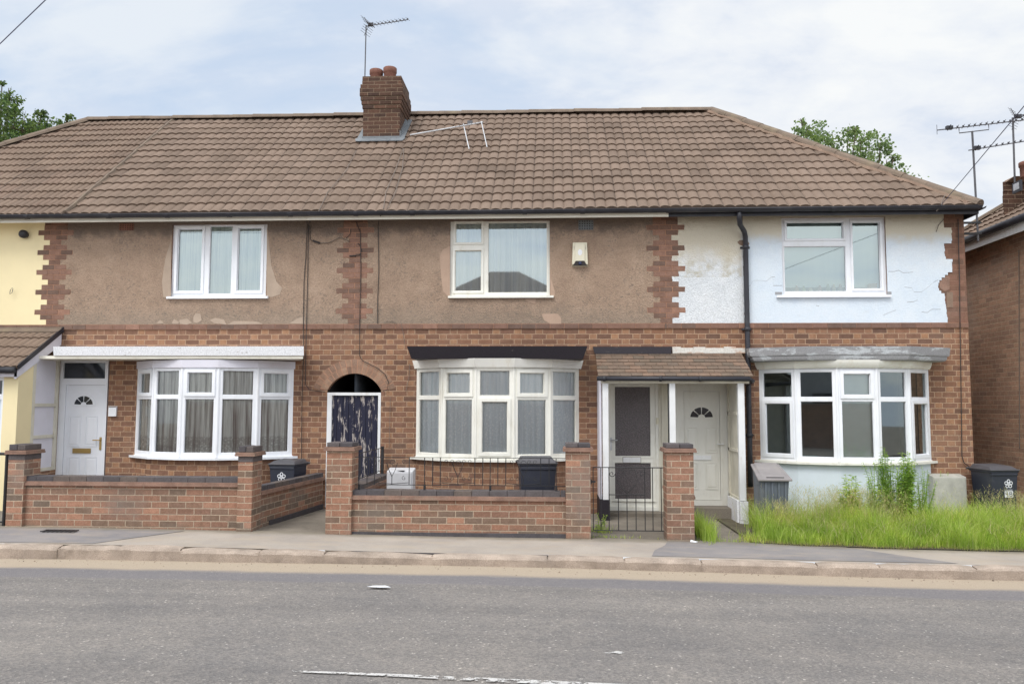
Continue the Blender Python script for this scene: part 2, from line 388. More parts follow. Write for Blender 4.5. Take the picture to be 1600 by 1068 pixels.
def tile_mat(name, a, b, c3, moss=.35):
    m, N = new_mat(name); uv = N.n('ShaderNodeUVMap').outputs[0]; s = N.n('ShaderNodeSeparateXYZ', {'Vector': uv}); ps = pos(N)
    tu = N.m('FLOOR', N.m('DIVIDE', s.outputs[0], .33)); tv = N.m('FLOOR', N.m('ADD', s.outputs[1], .001))
    wn = N.n('ShaderNodeTexWhiteNoise', {'Vector': N.n('ShaderNodeCombineXYZ', {0: tu, 1: tv}).outputs[0]}).outputs['Value']
    c = N.ramp(wn, [(0, a), (.5, b), (1, c3)])
    c = N.mix(1, c, N.ramp(N.noise(ps, 70, 4, .7), [(.3, (.8,) * 3), (.7, (1.18,) * 3)]), 'MULTIPLY')
    c = N.mix(1, c, N.ramp(N.noise(ps, 1.3, 5), [(.3, (.86, .85, .84)), (.7, (1.1, 1.1, 1.1))]), 'MULTIPLY')
    fv = N.m('FRACT', s.outputs[1])
    lich = N.rng(N.noise(ps, 17, 4, .75), .62, .74)
    c = N.mix(N.m('MULTIPLY', lich, moss), c, (.26, .22, .13))
    c = N.mix(N.m('MULTIPLY', N.rng(N.noise(ps, 26, 3, .8), .64, .78), .5), c, (.10, .08, .07))
    fu = N.m('FRACT', N.m('DIVIDE', s.outputs[0], .33))
    jn = N.rng(N.m('MINIMUM', fu, N.m('SUBTRACT', 1, fu)), .022, .01)
    c = N.mix(N.m('MULTIPLY', jn, .55), c, (.06, .05, .045))
    finish(N, c, .88, N.noise(ps, 60, 4), .3, .006, .2)
    return m
M['tile'] = tile_mat('concrete roof tile', srgb(117, 101, 89), srgb(126, 109, 97), srgb(109, 94, 83))
M['tile_side'] = tile_mat('concrete roof tile paler', srgb(119, 101, 89), srgb(125, 108, 95), srgb(112, 96, 85))
M['ridge'] = plain('ridge tile', srgb(112, 98, 86), .9, .2, 5, dirt=.5, dirtcol=(.24, .20, .12), fine=.2, bump=.3)
M['hipmortar'] = plain('hip mortar', srgb(134, 113, 98), .9, .2, 7, dirt=.5, dirtcol=(.22, .18, .13), fine=.2)
M['clay'] = island_mat('clay plain tile', [srgb(128, 106, 94), srgb(144, 112, 97), srgb(118, 102, 93), srgb(136, 108, 95), srgb(122, 104, 96)], .85, 40, .18, tn=(.3, .88))


def glass_mat(name, tint=(.86, .93, .92), refl=1.6):
    m, N = new_mat(name)
    fr = N.n('ShaderNodeFresnel', {'IOR': 1.5}).outputs[0]
    g = N.n('ShaderNodeBsdfGlossy', {'Roughness': .02, 'Color': (.86, .97, .97, 1)})
    t = N.n('ShaderNodeBsdfTransparent', {'Color': (*tint, 1)})
    mx = N.n('ShaderNodeMixShader', {0: N.m('MULTIPLY', fr, refl, clamp=True), 1: t.outputs[0], 2: g.outputs[0]})
    N.n('ShaderNodeOutputMaterial', {'Surface': mx.outputs[0]}); return m
M['glass'] = glass_mat('window glass', (.97, .99, .99), refl=3.4)
M['glass_thin'] = glass_mat('bay window glass', (1, 1, 1), refl=1.3)
M['glass_up'] = glass_mat('upper window glass', (.94, .99, .985), 7.5)
def glass_solid():
    m, N = new_mat('obscure dark glass'); ps = pos(N)
    h = N.n('ShaderNodeTexVoronoi', {'Vector': ps, 'Scale': 75.0}).outputs['Distance']
    c = N.mix(1, (.085, .072, .075), N.ramp(h, [(.1, (.7,) * 3), (.7, (1.5,) * 3)]), 'MULTIPLY')
    finish(N, c, .25, h, .5, .01, .5); return m
M['obscure'] = glass_solid()
M['darkglass'] = plain('dark pane', (.022, .026, .034), .08, .1, spec=.6)


def cloth_mat(name, col, col2, per=.12, sheer=0.0, lace=None, z0=0):
    m, N = new_mat(name); ps = pos(N); s = N.n('ShaderNodeSeparateXYZ', {'Vector': ps})
    st = N.noise(N.scale(ps, (1, 1, .03)), 1 / per, 4, .65)
    c = N.ramp(st, [(.36, col2), (.56, col)])
    if lace:
        z = s.outputs[2]
        pat = N.n('ShaderNodeTexVoronoi', {'Vector': ps, 'Scale': lace[1]}).outputs['Distance']
        band = N.rng(z, lace[0] + .02, lace[0] - .02)
        c = N.mix(N.m('MULTIPLY', N.m('MULTIPLY', N.rng(pat, .25, .5), N.m('ADD', N.m('MULTIPLY', band, .6), lace[2])), .8), c, col2)
    d = N.n('ShaderNodeBsdfDiffuse', {'Color': c}); tr = N.n('ShaderNodeBsdfTranslucent', {'Color': c})
    mx = N.n('ShaderNodeMixShader', {0: .08, 1: d.outputs[0], 2: tr.outputs[0]})
    tp = N.n('ShaderNodeBsdfTransparent')
    mx2 = N.n('ShaderNodeMixShader', {0: sheer, 1: mx.outputs[0], 2: tp.outputs[0]})
    N.n('ShaderNodeOutputMaterial', {'Surface': mx2.outputs[0]}); return m
M['net_left'] = cloth_mat('grey brown net', (.86, .86, .80), (.30, .25, .23), .055, .05, (1.18, 26, 0))
M['net_mid'] = cloth_mat('white lace net', (.96, .99, .99), (.74, .80, .83), .07, .0, (1.7, 30, .25))
M['voile'] = cloth_mat('white voile', (.96, .96, .99), (.70, .74, .84), .12, .0)
M['vblind'] = cloth_mat('aqua vertical blind', (.90, .98, .97), (.50, .62, .68), .045, .0)
M['frost'] = cloth_mat('pale aqua film', (.74, .88, .87), (.68, .82, .82), .4, .08)
M['hblind'] = plain('grey venetian slat', (.80, .86, .82), .5, .03)


def road_mat():
    m, N = new_mat('worn asphalt'); ps = pos(N); s = N.n('ShaderNodeSeparateXYZ', {'Vector': ps})
    v = N.n('ShaderNodeTexVoronoi', {'Vector': ps, 'Scale': 70.0}); g = N.noise(ps, 130, 4, .75); b = N.noise(ps, .8, 5, .6)
    m2 = N.noise(ps, 7, 5, .7)
    sc_ = N.n('ShaderNodeSeparateColor', {'Color': v.outputs['Color']})
    c = N.ramp(sc_.outputs[0], [(0, (.16, .150, .143)), (.35, (.192, .182, .173)), (.6, (.218, .204, .192)), (.9, (.245, .226, .21)), (.985, (.26, .24, .22)), (1, (.48, .45, .41))])
    c = N.mix(1, c, N.ramp(g, [(.3, (.74,) * 3), (.7, (1.24,) * 3)]), 'MULTIPLY')
    c = N.mix(1, c, N.ramp(N.m('ADD', N.m('MULTIPLY', b, .6), N.m('MULTIPLY', m2, .4)), [(.36, (.84, .85, .88)), (.64, (1.12, 1.10, 1.08))]), 'MULTIPLY')
    wear = N.noise(N.scale(ps, (.12, 1.6, 1)), 1.6, 4, .55); c = N.mix(1, c, N.ramp(wear, [(.35, (.91, .91, .92)), (.65, (1.08, 1.075, 1.07))]), 'MULTIPLY')
    y = s.outputs[1]; wob = N.m('MULTIPLY', N.m('SUBTRACT', N.noise(N.scale(ps, (.5, 1, 1)), 2.2, 4), .5), .22)
    yy = N.m('ADD', y, wob)
    band = N.m('MULTIPLY', N.rng(yy, -4.72, -4.62), N.rng(yy, -4.12, -4.24))       # darker washed band
    c = N.mix(N.m('MULTIPLY', band, .55), c, (.165, .158, .175))
    dust = N.rng(yy, -4.32, -4.12)
    grit = N.rng(g, .50, .34)
    c = N.mix(N.m('MULTIPLY', dust, .86), c, N.mix(N.m('MULTIPLY', grit, .6), (.44, .36, .27), (.24, .20, .17)))
    h = N.m('ADD', v.outputs['Distance'], g)
    finish(N, c, .9, h, .75, .006, .25)
    return m
def pave_mat(name, c0, c1, dust=.5):
    m, N = new_mat(name); ps = pos(N)
    g = N.noise(ps, 110, 4, .75); b = N.noise(ps, 1.2, 6, .62); m2 = N.noise(N.scale(ps, (.4, 1, 1)), 5, 5, .65)
    c = N.ramp(b, [(.35, c0), (.65, c1)])
    c = N.mix(1, c, N.ramp(g, [(.3, (.85,) * 3), (.7, (1.15,) * 3)]), 'MULTIPLY')
    c = N.mix(N.m('MULTIPLY', N.rng(m2, .45, .7), dust), c, (.40, .33, .26))
    y = N.n('ShaderNodeSeparateXYZ', {'Vector': ps}).outputs[1]
    ed = N.rng(N.m('ADD', y, N.m('MULTIPLY', N.m('SUBTRACT', N.noise(ps, 4, 5), .5), .3)), -2.78, -2.5)
    c = N.mix(N.m('MULTIPLY', ed, .7), c, (.17, .15, .11))
    finish(N, c, .92, g, .35, .004, .2); return m
M['road'] = road_mat()
M['pave'] = pave_mat('pavement asphalt pale', (.31, .275, .245), (.39, .345, .30))
M['pave_dark'] = pave_mat('pavement asphalt dark patch', (.20, .19, .195), (.26, .24, .235), .3)
M['kerb'] = plain('kerb stone', (.35, .285, .235), .92, .22, 4, dirt=.7, dirtcol=(.20, .16, .125), bump=.7, fine=.25)


def leaf_mat(name, cols):
    m, N = new_mat(name); g = geo(N)
    c = N.ramp(g.outputs['Random Per Island'], [(i / (len(cols) - 1), c) for i, c in enumerate(cols)])
    c = N.mix(1, c, N.ramp(N.noise(g.outputs['Position'], 2.6, 4, .65), [(.34, (.72, .80, .75)), (.52, (1.0, 1.0, 1.0)), (.68, (1.28, 1.12, 1.15))]), 'MULTIPLY')
    d = N.n('ShaderNodeBsdfDiffuse', {'Color': c}); t = N.n('ShaderNodeBsdfTranslucent', {'Color': N.mix(1, c, (1.2, 1.3, .6), 'MULTIPLY')})
    mx = N.n('ShaderNodeMixShader', {0: .4, 1: d.outputs[0], 2: t.outputs[0]})
    N.n('ShaderNodeOutputMaterial', {'Surface': mx.outputs[0]}); return m
M['grass'] = leaf_mat('grass blade', [(.28, .40, .08), (.37, .51, .09), (.47, .60, .12), (.24, .35, .07), (.54, .60, .19), (.41, .55, .10), (.60, .58, .28)])
M['straw'] = leaf_mat('seed head', [(.48, .44, .22), (.58, .50, .32), (.40, .42, .18), (.55, .44, .33)])
M['weed'] = leaf_mat('weed leaf', [(.20, .32, .09), (.32, .46, .12), (.44, .58, .16), (.52, .62, .20)])
M['tree'] = leaf_mat('tree leaf', [(.05, .08, .045), (.085, .13, .06), (.14, .20, .085), (.19, .26, .11), (.065, .10, .05)])
M['tree_pale'] = leaf_mat('pale tree leaf', [(.13, .18, .10), (.19, .26, .13), (.26, .34, .17), (.10, .15, .08)])
M['bark'] = plain('bark', (.09, .07, .05), .95, .2)

def peel_mat(name, paint, bare, amt, vert=True, sc_=10.0):
    m, N = new_mat(name); ps = pos(N)
    k = N.noise(N.scale(ps, (1, 1, .22)) if vert else N.scale(ps, (.3, 1, 1.6)), sc_, 6, .72, .3)
    c = N.mix(N.rng(k, amt, amt + .03, smooth=False), paint, bare)
    c = N.mix(1, c, N.ramp(N.noise(ps, 60, 3), [(.3, (.8,) * 3), (.7, (1.15,) * 3)]), 'MULTIPLY')
    finish(N, c, .6, k, .3, .004, .3); return m
M['peel_blue'] = peel_mat('peeling navy paint', (.016, .017, .038), (.36, .32, .30), .55, sc_=15)
M['peel_white'] = peel_mat('flaking white paint', (.78, .79, .82), (.26, .22, .18), .64, False, 9)
M['peel_black'] = peel_mat('worn black paint', (.022, .018, .024), (.22, .19, .18), .66, False, 8)
M['peel_grey'] = peel_mat('weathered grey board', (.27, .27, .28), (.44, .46, .48), .55, False, 5)
M['flash_old'] = peel_mat('old painted mortar', (.52, .50, .46), (.42, .30, .23), .56, False, 5)

# ================================================================== SETTING
ZW = [(-60, .10), (-7, .102), (-3.9, .069), (-2.8, .048), (-1.3, .027), (.28, .024), (1.6, .008), (2.39, -.005), (3.1, -.04), (4.2, -.062), (5.75, -.082), (60, -.10)]
ZK = [(-60, .065), (-6.35, .063), (-5, .06), (-1.1, .012), (-.07, .007), (1.6, -.012), (2.87, -.03), (4.6, -.044), (60, -.06)]
ZB = [(-60, -.075), (-6.35, -.08), (-3.3, -.092), (-1.1, -.096), (-.07, -.105), (1.6, -.13), (3.7, -.166), (5.04, -.177), (60, -.19)]
def lerp(T, x): return float(np.interp(x, [a for a, b in T], [b for a, b in T]))
XS = sorted(set([-60, -30, -15, -10] + [round(-8 + .5 * i, 2) for i in range(36)] + [15, 30, 60]))

def ground_z(x, y):
    if y > -2.45: return lerp(ZW, x) - .02 * min(1, (y + 2.45) / 2.4) - .0
    if y > -3.56: return lerp(ZW, x) + (lerp(ZK, x) - lerp(ZW, x)) * (-2.45 - y) / 1.11
    return lerp(ZK, x)

def strip(m, rows):                       # rows: list of (y, z function)
    for a in range(len(rows) - 1):
        for i in range(len(XS) - 1):
            x0, x1 = XS[i], XS[i + 1]; (y0, f0), (y1, f1) = rows[a], rows[a + 1]
            m.face((x0, y0, f0(x0)), (x1, y0, f0(x1)), (x1, y1, f1(x1)), (x0, y1, f1(x0)))

g = MB(); strip(g, [(-40, lambda x: -.35), (-2.3, lambda x: lerp(ZB, x) - .1)]); strip(g, [(-2.3, lambda x: lerp(ZB, x) - .1), (-2.3001, lambda x: lerp(ZW, x) - .06)][::-1])
g = MB()
for y0, y1 in ((-2.45, -1.2), (-1.2, 0.4), (.4, 3), (3, 8), (8, 30), (30, 300)):
    for i in range(len(XS) - 1):
        x0, x1 = XS[i], XS[i + 1]
        f = lambda x, y: ground_z(x, y) - .006
        g.face((x0, y0, f(x0, y0)), (x1, y0, f(x1, y0)), (x1, y1, f(x1, y1)), (x0, y1, f(x0, y1)))
g.build('ground', M['slab'], kind='structure')
g = MB(); strip(g, [(-9.6, lambda x: lerp(ZB, x) - .02), (-7.2, lambda x: lerp(ZB, x) + .03), (-5.2, lambda x: lerp(ZB, x) + .02), (-3.68, lambda x: lerp(ZB, x))])
g.build('road', M['road'], kind='structure')
g = MB(); strip(g, [(-3.575, lambda x: lerp(ZK, x) + .002), (-2.45, lambda x: lerp(ZW, x))]); g.build('pavement', M['pave'], kind='structure')
g = MB(); strip(g, [(-300, lambda x: .03), (-9.75, lambda x: lerp(ZB, x) + .10), (-9.60, lambda x: lerp(ZB, x) + .10), (-9.58, lambda x: lerp(ZB, x) - .03)]); g.build('far_pavement', M['pave'], kind='structure')

# tarmac patches let into the pavement
def patch(poly, name='pavement_patch'):
    g = MB(); pts = []
    for (x, y) in poly: pts.append((x, y, ground_z(x, y) + .006))
    # split along x so that the sheet follows the slope
    g.face(*pts); return g.build(name, M['pave_dark'], kind='structure')
def pz(px, py, z=.02): p = PZ(px, py, z); return (p.x, p.y)
def strip_patch(x0, x1, edge0, edge1, ya, yb):
    g = MB(); n = 24
    for i in range(n):
        a, b = i / n, (i + 1) / n
        def pt(t, y, e0, e1):
            x = (x0 + e0(y)) + ((x1 + e1(y)) - (x0 + e0(y))) * t; return (x, y, ground_z(x, y) + .006)
        ys = [ya + (yb - ya) * k / 3 for k in range(4)]
        for k in range(3):
            g.face(pt(a, ys[k], edge0, edge1), pt(b, ys[k], edge0, edge1), pt(b, ys[k + 1], edge0, edge1), pt(a, ys[k + 1], edge0, edge1))
    return g.build('pavement_patch', M['pave_dark'], kind='structure')
strip_patch(-9, -5.35, lambda y: 0, lambda y: (y + 3.5) * .75, -3.52, -2.62)
strip_patch(1.42, 4.2, lambda y: -(y + 3.5) * .12 - .1 + .22 * math.sin((y + 3) * 3), lambda y: -.55 + (y + 2.6) * -.9, -3.5, -2.52)

# kerb: one stone after another
KJ = [-12, -11.1, -10.2, -9.3, -8.4, -7.5, -6.6, -5.67, -4.99, -4.24, -3.33, -2.58, -1.36, -.07, .78, 1.62, 2.87, 3.54, 4.56, 5.5, 6.4, 7.3, 8.2, 9.1, 10]
kt = thing('kerb', 'row of worn sandstone kerb stones along the pavement edge', 'kerb', (0, -3.7, 0))
for a, b in zip(KJ, KJ[1:]):
    g = MB(); n = 7; dy = random.uniform(-.012, .012); dz = random.uniform(-.008, .006)
    prof = [(-3.70, 'b', -.03), (-3.705, 'k', -.035), (-3.685, 'k', -.01), (-3.66, 'k', 0), (-3.57, 'k', .004), (-3.56, 'k', -.05)]
    pts = []
    for i in range(n + 1):
        x = a + .008 + (b - a - .016) * i / n
        e = (.014 if i in (0, n) else 0)
        for (y, w_, o) in prof:
            zz_ = (lerp(ZB, x) if w_ == 'b' else lerp(ZK, x)) + o + dz + (random.uniform(-.005, .005) if w_ == 'k' else 0)
            pts.append((x, y + dy + random.uniform(-.004, .004) + (e if y < -3.6 else 0), zz_ - (e * .7 if w_ == 'k' else 0)))
    k = len(prof)
    fs = [(i * k + j, (i + 1) * k + j, (i + 1) * k + j + 1, i * k + j + 1) for i in range(n) for j in range(k - 1)]
    fs += [tuple(range(k))[::-1], tuple(range(n * k, n * k + k))]
    g.add(pts, fs); g.build('kerb_stone', M['kerb'], kt)

g = MB(); strip(g, [(-3.692, lambda x: lerp(ZB, x) - .05), (-3.691, lambda x: lerp(ZK, x) - .03), (-3.56, lambda x: lerp(ZK, x) - .02)]); g.build('kerb_bed', M['kerb'], kt)
# painted road lines, worn
def worn(poly_px, zz_, name, lab, jag=.012):
    g = MB(); pts = [PZ(*q, zz_) for q in poly_px]
    g.face(*[(p.x, p.y, lerp(ZB, p.x) + .028 + .004 * 0) for p in pts]); return g
def line_marking(xa, xb, ya, yb, seed, w0=.05, w1=.11):
    g = MB(); n = 60; rz = lambda x, y: lerp(ZB, x) + (.02 if y > -5.2 else .02 + .01 * (-5.2 - y) / 2) + .004
    for i in range(n):
        x0, x1 = xa + (xb - xa) * i / n, xa + (xb - xa) * (i + 1) / n
        e = lambda x: (ya + (yb - ya) * (x - xa) / (xb - xa), (w0 + (w1 - w0) * (x - xa) / (xb - xa)) / 2)
        (c0, h0), (c1_, h1) = e(x0), e(x1)
        g.face((x0, c0 - h0, rz(x0, c0 - h0)), (x1, c1_ - h1, rz(x1, c1_ - h1)), (x1, c1_ + h1, rz(x1, c1_ + h1)), (x0, c0 + h0, rz(x0, c0 + h0)))
    return g
def worn_paint():
    m, N = new_mat('worn road paint'); ps = pos(N)
    k = N.m('ADD', N.m('MULTIPLY', N.noise(ps, 24, 6, .75), .6), N.m('MULTIPLY', N.noise(N.scale(ps, (.5, 1.6, 1)), 5, 4, .6), .4))
    c = N.mix(1, (.54, .53, .52), N.ramp(N.noise(ps, 120, 3, .7), [(.3, (.75,) * 3), (.7, (1.15,) * 3)]), 'MULTIPLY')
    d = N.n('ShaderNodeBsdfDiffuse', {'Color': c}); t = N.n('ShaderNodeBsdfTransparent')
    mx = N.n('ShaderNodeMixShader', {0: N.rng(k, .47, .49), 1: t.outputs[0], 2: d.outputs[0]})
    N.n('ShaderNodeOutputMaterial', {'Surface': mx.outputs[0]}); return m
M['worn'] = worn_paint()
a = PZ(455, 1051, -.075); b = PZ(1010, 1067, -.075)
line_marking(a.x, b.x + 3, a.y, a.y + (b.y - a.y) / (b.x - a.x) * (b.x + 3 - a.x) - .14, 3, .03, .17).build('centre_line', M['worn'], kind='structure')
line_marking(-5.6, -3.85, a.y - .0, a.y, 5, .09, .09).build('centre_line', M['worn'], kind='structure')
p = PZ(592, 921, -.085)
g = MB(); g.face((p.x - .12, p.y, p.z + .03), (p.x + .02, p.y - .025, p.z + .03), (p.x + .12, p.y - .01, p.z + .03), (p.x + .05, p.y + .06, p.z + .03), (p.x - .06, p.y + .05, p.z + .03))
g.build('paint_fleck', M['paint_white'], kind='structure')
p = PZ(957, 1021, -.09)
g = MB()
for k in range(5): x = p.x + random.uniform(-.06, .06); y = p.y + random.uniform(-.03, .03); g.face((x - .03, y, p.z + .008 + k * .001), (x, y - .02, p.z + .008 + k * .001), (x + .04, y + .004, p.z + .008 + k * .001), (x, y + .015, p.z + .008 + k * .001))
g.build('paint_fleck', M['worn'], kind='structure')
# stones lying in the gutter dust
g = MB()
for i in range(260):
    x = random.uniform(-6.6, 5.2); y = -3.74 - abs(random.gauss(0, .2)); r = random.uniform(.004, .011) * (1.6 if random.random() < .06 else 1); z = lerp(ZB, x)
    g.add([(x - r, y, z), (x, y - r, z), (x + r, y, z), (x, y + r, z), (x + r * .2, y, z + r * 1.1)], [(0, 1, 4), (1, 2, 4), (2, 3, 4), (3, 0, 4)])
g.build('gutter_grit', island_mat('grit', [(.1, .085, .07), (.3, .25, .2), (.18, .15, .13), (.42, .38, .33)]), kind='stuff', label='loose grit lying in the gutter along the kerb', cat='grit')

# ================================================================== ROOFS
EZ, EY, RY, RZ = 4.735, -.36, 3.15, 7.565
SL = math.hypot(RY - EY, RZ - EZ)
def tiled(m, O, U, W, Nn, S, lo, hi, roll=.165, ncourse=14, amp=.032, step=.03, samp=8, uo=0.0, wob=0.0):
    """rows of rolled tiles on the plane O + u U + w W"""
    O, U, W, Nn = map(Vector, (O, U, W, Nn)); gz = S / ncourse
    for k in range(ncourse):
        w0, w1 = k * gz - .02, (k + 1) * gz + .01
        a0, b0, a1, b1 = lo(w0), hi(w0), lo(w1), hi(w1)
        u0 = min(a0, a1); u1 = max(b0, b1)
        n = max(2, int((u1 - u0) / (roll / samp))); vs = []; us = []
        jit = random.uniform(-.004, .004)
        for i in range(n + 1):
            u = u0 + (u1 - u0) * i / n; ph = ((u + uo) / roll) % 1
            h = amp * abs(math.sin(math.pi * ph)) ** .62
            sag = wob * math.sin(u * .9 + k * .2)
            tid = math.floor((u + uo) / (2 * roll)); rj = ((math.sin(tid * 12.99 + k * 78.2) * 43758.5) % 1 - .5) * .02
            ua, ub = min(max(u, a0), b0), min(max(u, a1), b1)
            low = O + U * ua + W * (w0 + rj) + Nn * (h + step + sag + jit); bot = O + U * ua + W * (w0 + rj + .004) + Nn * (sag - .01)
            top = O + U * ub + W * w1 + Nn * (h * .9 + .004 + sag)
            vs += [bot, low, top]; us.append(u + uo)
        fs = []; uv = []
        for i in range(n):
            p0, p1 = 3 * i, 3 * i + 3
            fs += [(p0, p1, p1 + 1, p0 + 1), (p0 + 1, p1 + 1, p1 + 2, p0 + 2)]
            uv += [[(us[i], k + .02), (us[i + 1], k + .02), (us[i + 1], k + .05), (us[i], k + .05)], [(us[i], k + .05), (us[i + 1], k + .05), (us[i + 1], k + .95), (us[i], k + .95)]]
        m.add(vs, fs, uv)

Wd = Vector((0, RY - EY, RZ - EZ)).normalized(); Nd = Vector((0, -(RZ - EZ), RY - EY)).normalized()
XCR, XRR = 6.50, 3.185                    # right eave corner and right ridge end
XRL = -9.71; XCL = XRL - (XCR - XRR)      # left ridge end and left eave corner
XW1 = -8.13
XP = [XCL, P(104, 335, EY).x, X_(555, 430), X_(1041, 430), XCR]     # party lines
def ridge_tiles(m, a, b, r=.12, n=None, flat=.75):
    a, b = Vector(a), Vector(b); L = (b - a).length; n = n or max(1, int(L / .42)); d = (b - a) / n
    side = d.cross(Vector((0, 0, 1))).normalized(); up = side.cross(d).normalized()
    for i in range(n):
        p, q = a + d * i, a + d * (i + 1.0); rr = r * (1 + random.uniform(-.03, .03)); jz = random.uniform(-.006, .006)
        vs = []
        for (c, k) in ((p - d * .03, 1.04), (q, .97)):
            for s_ in range(7):
                t = math.pi * s_ / 6; vs.append(c + side * math.cos(t) * rr * k + up * (math.sin(t) * rr * k * flat + jz - .02))
        m.add(vs, [(s_, s_ + 1, s_ + 8, s_ + 7) for s_ in range(6)] + [tuple(range(7)), tuple(range(7, 14))[::-1]])


# ================================================================== WINDOWS
def folds(m, x0, x1, z0, z1, y, amp=.02, per=.09, seed=0, scallop=0.0, T=None):
    rnd = random.Random(seed); m.T = T; n = max(4, int((x1 - x0) / .012)); vs = []; ph = rnd.uniform(0, 6)
    for i in range(n + 1):
        x = x0 + (x1 - x0) * i / n
        dy = amp * (math.sin(2 * math.pi * x / per + ph + 1.2 * math.sin(x * 9 + ph)) + .4 * math.sin(2 * math.pi * x / (per * .37) + ph))
        zb = z0 + (scallop * abs(math.sin(math.pi * x / .09)) if scallop else 0)
        vs += [(x, y + dy, zb), (x, y + dy * .6, z1)]
    m.add(vs, [(2 * i, 2 * i + 2, 2 * i + 3, 2 * i + 1) for i in range(n)]); m.T = None

def upper_window(house, outer, lights, sill, mat, curtain, Yf=.03, glassm='glass_up'):
    """lights: (glass x0, y0, x1, y1 in the photograph, sash width or 0)"""
    x0, y0, x1, y1 = outer
    X0, X1 = X_(x0, 410) - .004, X_(x1, 410) + .004; Z1, Z0 = Z_((x0 + x1) / 2, y0) + .004, Z_((x0 + x1) / 2, y1) - .004
    f = MB(); gl = MB(); holes = []
    for (a, b, c, d, sw) in lights:
        my = (b + d) / 2; h = (X_(a, my, Yf), X_(c, my, Yf), Z_((a + c) / 2, d, Yf), Z_((a + c) / 2, b, Yf)); holes.append(h)
        if sw:
            f.ring(h[0] - sw, h[1] + sw, h[2] - sw, h[3] + sw, sw - .004, Yf - .018, Yf + .001)
        f.ring(h[0] - .0, h[1] + .0, h[2] - .0, h[3] + .0, .008, Yf + .012, Yf + .03)
        gl.face((h[0], Yf + .03, h[2]), (h[1], Yf + .03, h[2]), (h[1], Yf + .03, h[3]), (h[0], Yf + .03, h[3]))
    f.sheet(X0, X1, Z0, Z1, holes, Yf, .06)
    win = f.build('window', M[mat], house)
    gl.build('pane', M[glassm], win)
    s = MB(); sx0, sy, sx1 = sill; a, b = X_(sx0, sy, -.06), X_(sx1, sy, -.06); zt = Z_((sx0 + sx1) / 2, y1 - 1, -.04)
    s.hexa([(a, -.065, zt - .045), (b, -.065, zt - .045), (b, .03, zt - .045), (a, .03, zt - .045)], [(a, -.065, zt - .012), (b, -.065, zt - .012), (b, .03, zt + .004), (a, .03, zt + .004)])
    s.build('sill', M[mat], win)
    if curtain:
        c = MB(); curtain(c, X0 + .03, X1 - .03, Z0 + .03, Z1 - .02); c.build('curtain', M[curtain.mat], win, smooth=True)
    return win, (X0, X1, Z0, Z1)

BW = 2.0 * 1.742 * math.sin(R(48)); BRAD = 1.742; SEG = 2 * BRAD * math.sin(R(9.6))
def bay_frames(xc):
    """local frames of the five facets: origin at the facet's left edge, x along it, y into the house"""
    cy = BRAD * math.cos(R(48)); out_ = []
    for i in range(5):
        a0, a1 = R(-48 + 19.2 * i), R(-48 + 19.2 * (i + 1))
        p0 = Vector((xc + BRAD * math.sin(a0), cy - BRAD * math.cos(a0), 0)); p1 = Vector((xc + BRAD * math.sin(a1), cy - BRAD * math.cos(a1), 0))
        d = (p1 - p0).normalized(); nrm = Vector((-d.y, d.x, 0))
        T = Matrix(((d.x, nrm.x, 0, p0.x), (d.y, nrm.y, 0, p0.y), (0, 0, 1, 0), (0, 0, 0, 1))); out_.append((T, p0, p1, a0, a1))
    return out_
def arc_poly(xc, rad_off, n=5, flare=0.0):
    cy = BRAD * math.cos(R(48)); r = BRAD + rad_off
    return [(xc + r * math.sin(R(-48 + 96 * i / n)), min(0.0, cy - r * math.cos(R(-48 + 96 * i / n))) if 0 < i < n else 0.0) for i in range(n + 1)]

